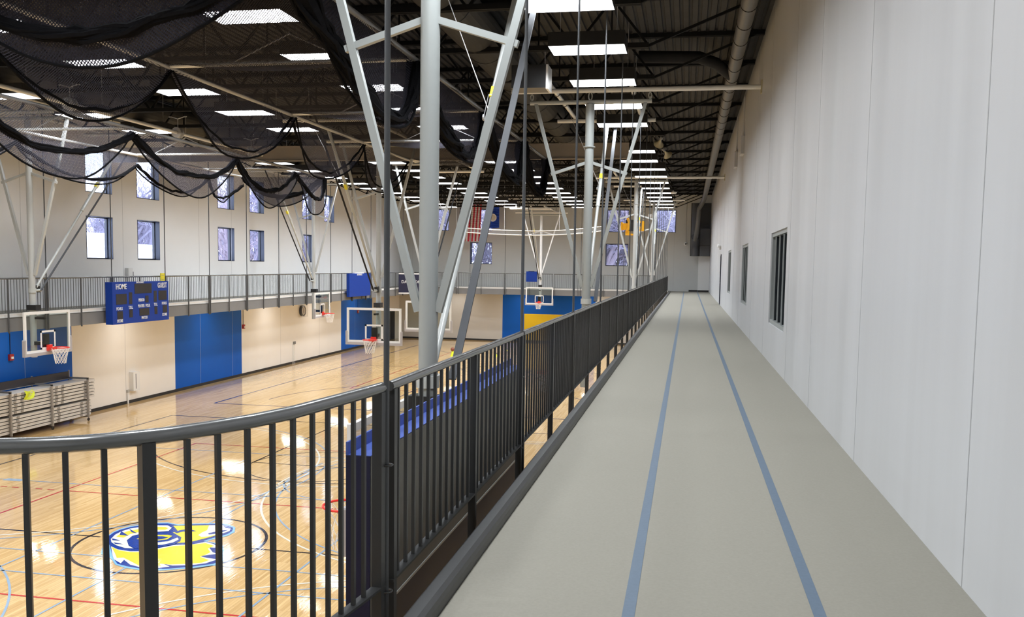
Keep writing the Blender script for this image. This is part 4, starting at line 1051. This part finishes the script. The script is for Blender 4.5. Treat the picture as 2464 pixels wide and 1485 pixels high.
cage('black net cage hoisted in swags before the left wall windows', -16.9, -13.6, [10.4, 15.6, 20.85, 26.1, 30.4, 33.0], 8.75, 8.45, 8.6, .62, .78, .14, .55, 11, M['net_lit'], M['net_lit'], False, (False, True))
# winch shaft above the left cage
t = thing('winch_shaft', 'long pale winch pipe with blue-grey drums above the left net cage', 'pipe', (-14.5, 22, 9.15))
off = t.location
MB().tube([(-14.5, 10, 9.17), (-14.5, 29.7, 9.17)], .05, 12).build('shaft', M['pipe_w'], t, off, True)
for y in (13.2, 19.7, 24.4, 28.9):
    dr = MB().lathe([(.09, -.10), (.15, -.10), (.15, -.07), (.10, -.06), (.10, .06), (.15, .07), (.15, .10), (.09, .10)], (-14.5, y, 9.17), 'y', 16).build('drum', M['chain'], t, off)
    k = MB()
    for s in (-1, 1): k.tube([(-14.5 + s * .28, y, ZB), (-14.5 + s * .2, y, 9.62), (-14.5, y, 9.56)], .013, 6)
    k.tube([(-14.5, y, 9.56), (-14.5, y, 9.3)], .010, 6).tube([(-14.5, y - .05, 9.05), (-14.1, y + 1.2, 8.8)], .008, 5)
    k.build('chain', M['chain'], dr, off)

# ------------------------------------------------------------------ rolling rack of folded benches by the left wall
RY = [20.4, 22.25, 24.1, 25.95, 27.75]
t = thing('bench_rack', 'rolling aluminium rack with folded benches against the left blue wall', 'rack', (-20.4, 24, 0))
off = t.location
for y in RY:
    MB().box(-20.03, -19.97, y - .025, y + .025, .12, 1.46).tube([(-20.0, y, .72), (-19.955, y, .72)], .035, 8).build('upright', M['alu_d'], t, off)
    MB().box(-20.74, -20.70, y - .02, y + .02, .12, 1.72).build('upright', M['alu_d'], t, off)
    MB().box(-20.74, -19.97, y - .025, y + .025, 1.43, 1.49).build('top_arm', M['fascia'], t, off)
    MB().box(-20.74, -20.0, y - .02, y + .02, .70, .75).box(-20.74, -20.0, y - .02, y + .02, .13, .18).build('shelf_arm', M['fascia'], t, off)
    for x in (-20.0, -20.68):
        MB().lathe([(.05, -.015), (.055, 0), (.05, .015)], (x, y, .055), 'x', 12).build('caster', M['black'], t, off)
def plank():
    r = thing('folded_bench', 'x', 'bench', group='folded benches on the rack')
    k = MB().box(-.30, .30, -3.95, 3.95, 0, .076)
    k.box(.30, .312, -3.95, 3.95, .0, .024).box(.30, .312, -3.95, 3.95, .052, .076)
    k.build('seat_plank', M['alu'], r)
    k = MB()
    for y in (-3.3, -1.9, -1.6, .1, .4, 1.95, 2.25, 3.4): k.box(.30, .325, y, y + .10, .01, .075)
    k.build('hinge', M['alu_d'], r)
    k = MB()
    k.box(-.28, .28, 3.95, 3.985, .005, .08).box(-.28, .28, -3.985, -3.95, .005, .08); k.build('end_cap', M['base'], r)
    return r
p0_ = plank(); n = 0
for tier, z0, yc in (('upper', .77, 24.2), ('lower', .19, 24.0)):
    for i in range(6 if tier == 'upper' else 5):
        p = p0_ if n == 0 else copy_tree(p0_); n += 1
        p.location = (-20.36, yc + .02 * ((i * 7) % 3), z0 + i * (.108 if tier == 'upper' else .105))
        p['label'] = 'folded aluminium bench, %s from the bottom of the rack\'s %s stack' % (ORD[i], tier)
        p['group'] = 'folded benches on the rack'
t = thing('folded_table', 'dark folded table top standing on edge behind the bench stacks', 'table', (-20.8, 24, 1.45))
MB().box(-20.66, -20.60, 20.2, 27.6, 1.44, 1.70).build('table_top', M['board_d'], t, t.location)
MB().box(-20.6, -20.59, 20.2, 27.6, 1.44, 1.46).build('edge_trim', M['fascia'], t, t.location)
t = thing('notice_sheet', 'bright yellow notice draped on the upper bench stack', 'notice', (-20.03, 25.0, 1.3))
def cloth(u, v):
    return ((-20.035 + .03 * math.sin(5 * u + 3 * v) + .02 * v, 24.72 + .42 * u + .05 * math.sin(4 * v), 1.44 - .26 * v - .05 * math.sin(3 * u)), (u, v))
MB().grid(cloth, 8, 8).build('sheet', M['hivis'], t, t.location)
MB().box(-20.012, -20.008, 24.85, 25.0, 1.28, 1.285).box(-20.012, -20.008, 24.85, 25.02, 1.24, 1.245).box(-20.012, -20.008, 24.87, 24.98, 1.33, 1.335).build('print', M['fascia'], t, t.location)

# ------------------------------------------------------------------ things on the walls
t = thing('wall_clock', 'round wall clock with tan face and dark rim under the left balcony', 'clock', (XL, 47.65, 2.83))
off = t.location
MB().lathe([(.28, XL), (.30, XL + .02), (.30, XL + .15), (.25, XL + .17), (.245, XL + .13)], (0, 47.65, 2.83), 'x', 28).build('case', M['bronze'], t, off, True)
MB().lathe([(.245, XL + .125), (.245, XL + .135)], (0, 47.65, 2.83), 'x', 28).build('face', M['clockface'], t, off)
MB().bar((XL + .14, 47.65, 2.80), (XL + .14, 47.66, 2.97), .012, .012).build('hand', M['black'], t, off)
MB().bar((XL + .145, 47.65, 2.85), (XL + .145, 47.63, 2.72), .016, .012).build('hand', M['black'], t, off)
k = MB()
for i in range(9):
    for z in (2.5 + .082 * i,): k.tube([(XL + .2, 47.3, z), (XL + .2, 48.0, z)], .005, 5)
for y in (47.3, 48.0): k.tube([(XL, y, 2.5), (XL + .2, y, 2.5), (XL + .2, y, 3.16), (XL, y, 3.16)], .008, 6)
k.build('wire_guard', M['chain'], t, off)
for y, lab in ((25.35, 'red fire alarm on the blue wall at the left edge'), (40.85, 'red fire alarm at the edge of the middle blue panel'), (56.5, 'red fire alarm on the blue panel behind the camera-facing hoop')):
    t = thing('fire_alarm', lab, 'alarm', (XL, y, 2.38), group='fire alarms on the left wall')
    MB().box(XL, XL + .07, y - .09, y + .09, 2.28, 2.48).build('housing', M['alarm'], t, t.location)
    MB().box(XL + .07, XL + .09, y - .04, y + .06, 2.33, 2.40).build('strobe', M['text'], t, t.location)
    MB().tube([(XL + .015, y, 2.48), (XL + .015, y, 3.5)], .012, 6).build('conduit', M['navy_d'], t, t.location)
t = thing('wall_box', 'white wall cabinet with a dark slot low on the beige wall', 'wall cabinet', (XL, 31.85, .47))
off = t.location
MB().box(XL, XL + .18, 31.62, 32.05, .47, 1.2).build('cabinet', M['white'], t, off)
MB().box(XL + .18, XL + .184, 31.77, 31.80, .55, 1.13).build('slot', M['bronze'], t, off)
t = thing('floor_outlet', 'small outlet box with white conduit beside the wall cabinet', 'outlet', (XL, 31.45, 0))
MB().box(XL, XL + .05, 31.43, 31.50, 0, .45).build('conduit', M['white'], t, t.location)
MB().box(XL, XL + .06, 31.42, 31.55, .43, .54).build('box', M['pipe'], t, t.location)
t = thing('wall_switch', 'small switch boxes with thin conduits on the beige wall', 'switch', (XL, 46.7, 0))
for y in (46.45, 46.6, 46.75): MB().box(XL, XL + .02, y - .012, y + .012, .0, 1.1).build('conduit', M['white'], t, t.location)
for y in (46.6, 46.76): MB().box(XL, XL + .05, y - .05, y + .05, 1.05, 1.2).build('switch_plate', M['pipe_d'], t, t.location)
t = thing('wall_cabinet', 'small white box on the wall above the HOME scoreboard', 'box', (XL, 31.65, 4.95))
MB().box(XL, XL + .14, 31.5, 31.78, 4.55, 5.2).build('casing', M['white'], t, t.location)
MB().box(XL + .04, XL + .1, 31.84, 31.88, 4.6, 5.06).build('handle', M['bronze'], t, t.location)
t = thing('emergency_light', 'white emergency light with two lamps above the track door', 'emergency light', (XR, 43.4, 6.45))
off = t.location
MB().box(XR - .08, XR, 43.2, 43.6, 6.38, 6.55).build('housing', M['white'], t, off)
for y in (43.12, 43.7):
    MB().lathe([(.04, XR - .02), (.085, XR - .11), (.09, XR - .15), (.05, XR - .16)], (0, y, 6.55), 'x', 14).build('lamp_head', M['white'], t, off)
t = thing('dome_camera', 'white dome camera with conduit on the grey end wall', 'camera', (-.21, YF, 7.18))
off = t.location
MB().tube([(-.21, YF - .02, 7.2), (-.21, YF - .02, 10.4)], .014, 6).build('conduit', M['pipe'], t, off)
MB().lathe([(.06, YF), (.13, YF - .02), (.13, YF - .08), (.08, YF - .12)], (-.21, 0, 7.18), 'y', 16).build('housing', M['white'], t, off)
MB().lathe([(.06, YF - .12), (.045, YF - .165), (.01, YF - .18)], (-.21, 0, 7.18), 'y', 14).build('lens', M['black'], t, off)
for y, z, lab in ((27.2, 8.75, 'nearer white junction box high on the right wall'), (30.9, 8.78, 'farther white junction box high on the right wall')):
    t = thing('junction_box', lab, 'junction box', (XR, y, z), group='junction boxes')
    MB().box(XR - .10, XR - .003, y - .32, y + .32, z, z + .5).build('casing', M['wall_w'], t, t.location)
    MB().tube([(XR - .03, y - .1, z + .5), (XR - .03, y - .1, 10.4)], .02, 6).tube([(XR - .03, y + .12, z + .5), (XR - .03, y + .12, 10.4)], .02, 6).build('conduit', M['wall_w'], t, t.location)

# ------------------------------------------------------------------ under the roof
def horn_speaker(x, y, z, lab, tilt):
    t = thing('horn_speaker', lab, 'loudspeaker', (x, y, z), group='horn loudspeakers')
    MB().lathe([(.03, .22), (.045, .10), (.09, 0), (.16, -.10), (.24, -.16), (.235, -.165), (.10, -.02)], (0, 0, 0), 'z', 20).build('bell', M['horn'], t, smooth=True)
    MB().lathe([(.07, .2), (.075, .34), (.05, .38)], (0, 0, 0), 'z', 14).build('driver', M['pipe_d'], t, smooth=True)
    MB().bar((0, 0, .36), (.1, 0, .55), .02, .04).build('bracket', M['dark'], t)
    t.rotation_euler = tilt; t.scale = (.68, .68, .68)
horn_speaker(-1.0, 29.6, 9.45, 'cream horn loudspeaker under the joists, the higher of two', (.9, .5, 0))
horn_speaker(-.85, 32.3, 9.43, 'cream horn loudspeaker under the joists, the lower of two', (.7, -.7, 0))
t = thing('speaker_box', 'black loudspeaker box with a white edge hanging under the joists', 'loudspeaker', (-3.05, 17.6, 8.87))
off = t.location
MB().box(-3.40, -2.74, 17.4, 17.9, 8.87, 9.30).build('cabinet', M['black'], t, off)
MB().box(-2.74, -2.70, 17.4, 17.9, 8.85, 9.30).build('side_panel', M['white'], t, off)
k = MB()
for x in (-3.3, -2.8): k.tube([(x, 17.65, 9.3), (x, 17.65, ZB)], .008, 5)
k.build('hanger', M['chain'], t, off)
# divider net with two pale pipes across the far end
t = thing('divider_net', 'fine grey net between two long pale pipes across the far half', 'net', (-9.5, 55, 7.6))
off = t.location
def arcp(z): return [(-13.9 + 9.0 * i / 16, 54.4 + 0.9 * (1 - (i / 8 - 1) ** 2), z + .28 * (i / 8 - 1) ** 2 * (.55 if i < 8 else 1)) for i in range(17)]
A1, A2 = arcp(7.62), arcp(7.36)
MB().tube(A1, .028, 8).build('top_pipe', M['pipe_w'], t, off, True)
MB().tube(A2, .028, 8).build('bottom_pipe', M['pipe_w'], t, off, True)
def dn(u, v):
    x = u * 16; i = min(int(x), 15); p = Vector(A1[i]).lerp(Vector(A1[i + 1]), x - i); q = Vector(A2[i]).lerp(Vector(A2[i + 1]), x - i)
    return p.lerp(q, v), (u * 9, v * .28)
MB().grid(dn, 16, 2).build('mesh_panel', M['net_g'], t).location = -Vector(off)
k = MB()
for i in (0, 5, 11, 16): k.tube([A1[i], (A1[i][0], A1[i][1], ZD - .02)], .008, 5)
k.build('hoist_cable', M['pipe_w'], t, off)
# amber hoist with its folding scissor arm
t = thing('scissor_hoist', 'amber and black machine hanging below a folding scissor arm', 'hoist', (-2.9, 47.6, 7.2))
off = t.location
y = 47.6
MB().box(-3.42, -2.98, y - .3, y + .3, 7.42, 7.74).box(-3.44, -3.36, y - .33, y + .33, 7.40, 7.80).build('left_case', M['amber'], t, off)
MB().box(-2.62, -2.26, y - .3, y + .3, 7.36, 7.58).box(-2.38, -2.26, y - .3, y + .3, 7.58, 7.86).box(-2.62, -2.38, y - .3, y + .3, 7.76, 7.86).build('right_case', M['amber'], t, off)
MB().tube([(-3.10, y - .33, 8.0), (-3.02, y - .36, 7.8), (-3.04, y - .36, 7.5), (-3.12, y - .33, 7.35)], .07, 10).build('guard', M['amber'], t, off, True)
MB().box(-3.2, -2.95, y - .3, y + .3, 7.14, 7.36).box(-3.0, -2.72, y - .25, y + .25, 7.14, 7.22).build('base_case', M['amber'], t, off)
MB().box(-3.2, -2.6, y - .2, y + .2, 7.36, 7.92).build('drive_unit', M['black'], t, off)
k = MB(); z = 7.92; nS = 8; hh = (9.25 - z) / nS
for i in range(nS):
    for s in (-1, 1): k.bar((-2.46 + s * .24, y + .02 * s, z + hh * i), (-2.46 - s * .24, y + .02 * s, z + hh * (i + 1)), .03, .045, (0, 1, 0))
k.box(-2.75, -2.2, y - .1, y + .1, 9.25, 9.36).tube([(-2.46, y, 9.36), (-2.46, y, ZB)], .03, 8)
k.build('scissor_arm', M['hoop_w'], t, off)
MB().box(-2.06, -1.92, y - .08, y + .08, 8.05, 8.22).tube([(-1.99, y, 8.22), (-1.99, y, 9.6)], .008, 5).build('control_box', M['white'], t, off)
# small exit-type luminaire far down by the shaft
t = thing('ceiling_light', 'small round white light under the joists before the shaft', 'ceiling light', (-.9, 50, 9.5))
MB().lathe([(.16, 9.45), (.2, 9.5), (.2, 9.53), (.05, 9.55), (.02, 9.62)], (-.9, 50, 0), 'z', 18).build('shade', M['white'], t, t.location, True)

# ------------------------------------------------------------------ flags
def flag(label, x0, x1, z0, z1, y, colf, mats, lean, nu, nv, extra=None):
    t = thing('flag', label, 'flag', ((x0 + x1) / 2, y, z1))
    off = t.location
    k = MB()
    def P(u, v): return Vector((x0 + (x1 - x0) * u - lean * v * (1 - u * .6), y + .05 * math.sin(11 * u + 1.5 * v), z1 + (z0 - z1) * v - .04 * math.sin(PI * u)))
    for i in range(nu):
        for j in range(nv):
            k.quad(P(i / nu, j / nv), P((i + 1) / nu, j / nv), P((i + 1) / nu, (j + 1) / nv), P(i / nu, (j + 1) / nv), colf((i + .5) / nu, (j + .5) / nv))
    c = k.build('cloth', mats, t, off, True)
    c.modifiers.new('thickness', 'SOLIDIFY').thickness = .006
    MB().tube([(x0 - .05, y, z1 + .02), (x1 + .05, y, z1 + .02)], .018, 8).tube([(x0 + .1, y, z1), (x0 + .1, y, ZD - .02)], .006, 5).tube([(x1 - .1, y, z1), (x1 - .1, y, ZD - .02)], .006, 5).build('pole', M['pipe'], t, off)
    if extra: extra(t, P, off)
    return t
def us(u, v): return 2 if (u < 7 / 13 and v < .40) else (0 if int(u * 13) % 2 == 0 else 1)
def stars(t, P, off):
    k = MB()
    for i in range(9):
        for j in range(11):
            if (i + j) % 2: continue
            c = P((i + .5) / 9 * 7 / 13, (j + .5) / 11 * .4) + Vector((0, -.02, 0))
            vs = [c]; fs = []
            for a in range(10):
                r = .032 if a % 2 == 0 else .013; th = PI / 2 + a * PI / 5
                vs.append(c + Vector((r * math.cos(th), 0, r * math.sin(th))))
            for a in range(10): fs.append([0, 1 + a, 1 + (a + 1) % 10])
            k.add(vs, fs)
    k.build('stars', M['flag_w'], t, off)
flag('hanging flag with red and white stripes and a starred navy corner', -16.12, -14.55, 7.22, 9.83, 64.2, us, [M['flag_r'], M['flag_w'], M['flag_n']], .28, 26, 20, stars)
def seal(t, P, off):
    k = MB(); c = P(.47, .52)
    for r0, r1, mi, d in ((.20, .28, 0, .04), (.0, .20, 1, .04)):
        for a in range(32):
            p, q = 2 * PI * a / 32, 2 * PI * (a + 1) / 32
            k.quad(*[c + Vector((r * math.cos(th), -d, r * math.sin(th) * 1.0)) for r, th in ((r0, p), (r1, p), (r1, q), (r0, q))], mi)
    k.build('seal', [M['flag_w'], M['clockface']], t, off)
flag('hanging royal blue flag with a round pale seal', -14.15, -13.28, 8.17, 9.72, 64.2, lambda u, v: 0, [M['flag_b']], .0, 20, 14, seal)

# ------------------------------------------------------------------ on the court
def cone(x, y, lab, grp=True):
    t = thing('marker_cone', lab, 'cone', (x, y, 0), group='yellow marker cones' if grp else None)
    MB().lathe([(.17, .0), (.17, .012), (.125, .014), (.06, .27), (.05, .275), (.05, .27), (.11, .02)], (0, 0, 0), 'z', 18).build('cone_body', M['hivis'], t, smooth=True)
    return t
cone(-13.86, 53.6, 'yellow cone on the court with a basketball resting on top')
for q in (cone(-11.33, 54.3, 'low yellow cone on the court, nearer of the two without a ball'), cone(-11.46, 58.1, 'low yellow cone on the court, farther of the two without a ball')): q.scale = (.7, .7, .5)
t = thing('basketball', 'brown basketball resting on a yellow cone on the far court', 'ball', (-13.86, 53.6, .385))
k = MB(); k.lathe([(.12 * math.sin(PI * i / 12) + .0005, -.12 * math.cos(PI * i / 12)) for i in range(13)], (0, 0, 0), 'z', 24)
k.build('leather_shell', M['ball'], t, smooth=True)
k = MB()
for ax in range(3):
    pts = []
    for i in range(32):
        a = 2 * PI * i / 32; c, s = .1205 * math.cos(a), .1205 * math.sin(a)
        pts.append([(c, s, 0), (c, 0, s), (0, c, s)][ax])
    k.tube(pts, .003, 5, closed=True)
k.build('seam', M['black'], t)

# ------------------------------------------------------------------ outside the windows
struct(MB().box(-140, 80, -60, 220, -.6, -.4).box(0, .01, 0, .01, -.5, -.45).build('ground', M['snow']))
def tree_mesh(seed, h, m):
    rr = random.Random(seed); k = MB()
    def branch(p, d, L, r, lev):
        pts = [p]; q = p; dd = d.copy(); n = 4 if lev < 3 else 2
        for i in range(n):
            dd = (dd + Vector((rr.uniform(-.2, .2), rr.uniform(-.2, .2), rr.uniform(-.05, .14)))).normalized(); q = q + dd * L / n; pts.append(q)
        k.tube(pts, [r * (1 - .55 * i / n) for i in range(n + 1)], (8, 6, 4, 3, 3, 3)[lev], cap=False)
        if lev < 5:
            for i in range(rr.choice((4, 5)) if lev < 3 else 4):
                f = rr.uniform(.35, 1.0); j = min(int(f * n), n - 1); s = pts[j].lerp(pts[j + 1], f * n - j)
                a = rr.uniform(0, 2 * PI); sp = rr.uniform(.5, 1.0)
                x = dd.cross(Vector((math.cos(a), math.sin(a), .3))).normalized()
                branch(s, (dd * math.cos(sp) + x * math.sin(sp) + Vector((0, 0, .15))).normalized(), L * rr.uniform(.5, .68), r * .52, lev + 1)
    branch(Vector((0, 0, -.5)), Vector((0, 0, 1)), h * .5, h * .027, 0)
    return k
def make_tree(seed, h, m):
    r = thing('bare_tree', 'x', 'tree', group='bare trees outside')
    tree_mesh(seed, h, m).build('branches', m, r)
    return r
T = [make_tree(3, 14, M['bark']), make_tree(5, 16, M['bark']), make_tree(9, 13, M['bark_b'])]
TS = [(-40, 58), (-45, 66), (-39.5, 62.5), (-50, 75), (-44, 70), (-28, 52.5), (-32, 61), (-36, 69), (-30, 60), (-41, 80), (-27, 65), (-30, 73), (-34, 80), (-26.5, 58), (-52, 83), (-47, 90)]
TF = [(-24, 76), (-20.5, 72), (-18.2, 78), (-16, 73), (-13.4, 76), (-9.5, 79), (-7.2, 74), (-5.0, 71.5), (-3.6, 77), (-1.5, 73), (.8, 78), (-22, 84), (-15, 85), (-11, 74), (-6, 84), (-2, 85), (3, 74), (-19.5, 81), (-13, 81), (-8.3, 76), (-4.2, 81), (-.3, 80), (-17.3, 75), (-5.9, 76.5), (-2.6, 71.5), (-15, 79)]
used = set()
for n, (x, y) in enumerate(TS + TF):
    v = (n * 2 + n // 3) % 3
    o = T[v] if v not in used else copy_tree(T[v]); used.add(v)
    o.location = (x, y, -.4); o.rotation_euler = (0, 0, rnd.uniform(0, 6.28)); s = rnd.uniform(.85, 1.15); o.scale = (s, s, s)
    if n < len(TS): o['label'] = 'bare winter tree seen through the left wall windows'; o['group'] = 'bare trees beyond the left wall'
    else: o['label'] = 'bare winter tree seen through the end wall windows'; o['group'] = 'bare trees beyond the end wall'
t = thing('outbuilding', 'low white building seen through the lower left windows', 'building', (-33, 43, -.4))
MB().box(-36, -31, 36, 51.5, -.4, 6.15).build('wall', M['brick'], t, t.location)
MB().box(-36.2, -30.8, 35.8, 51.7, 6.15, 6.4).build('snowy_roof', M['snow'], t, t.location)
MB().box(-34, -33, 46.5, 47.6, 6.4, 7.0).build('roof_vent', M['white'], t, t.location)
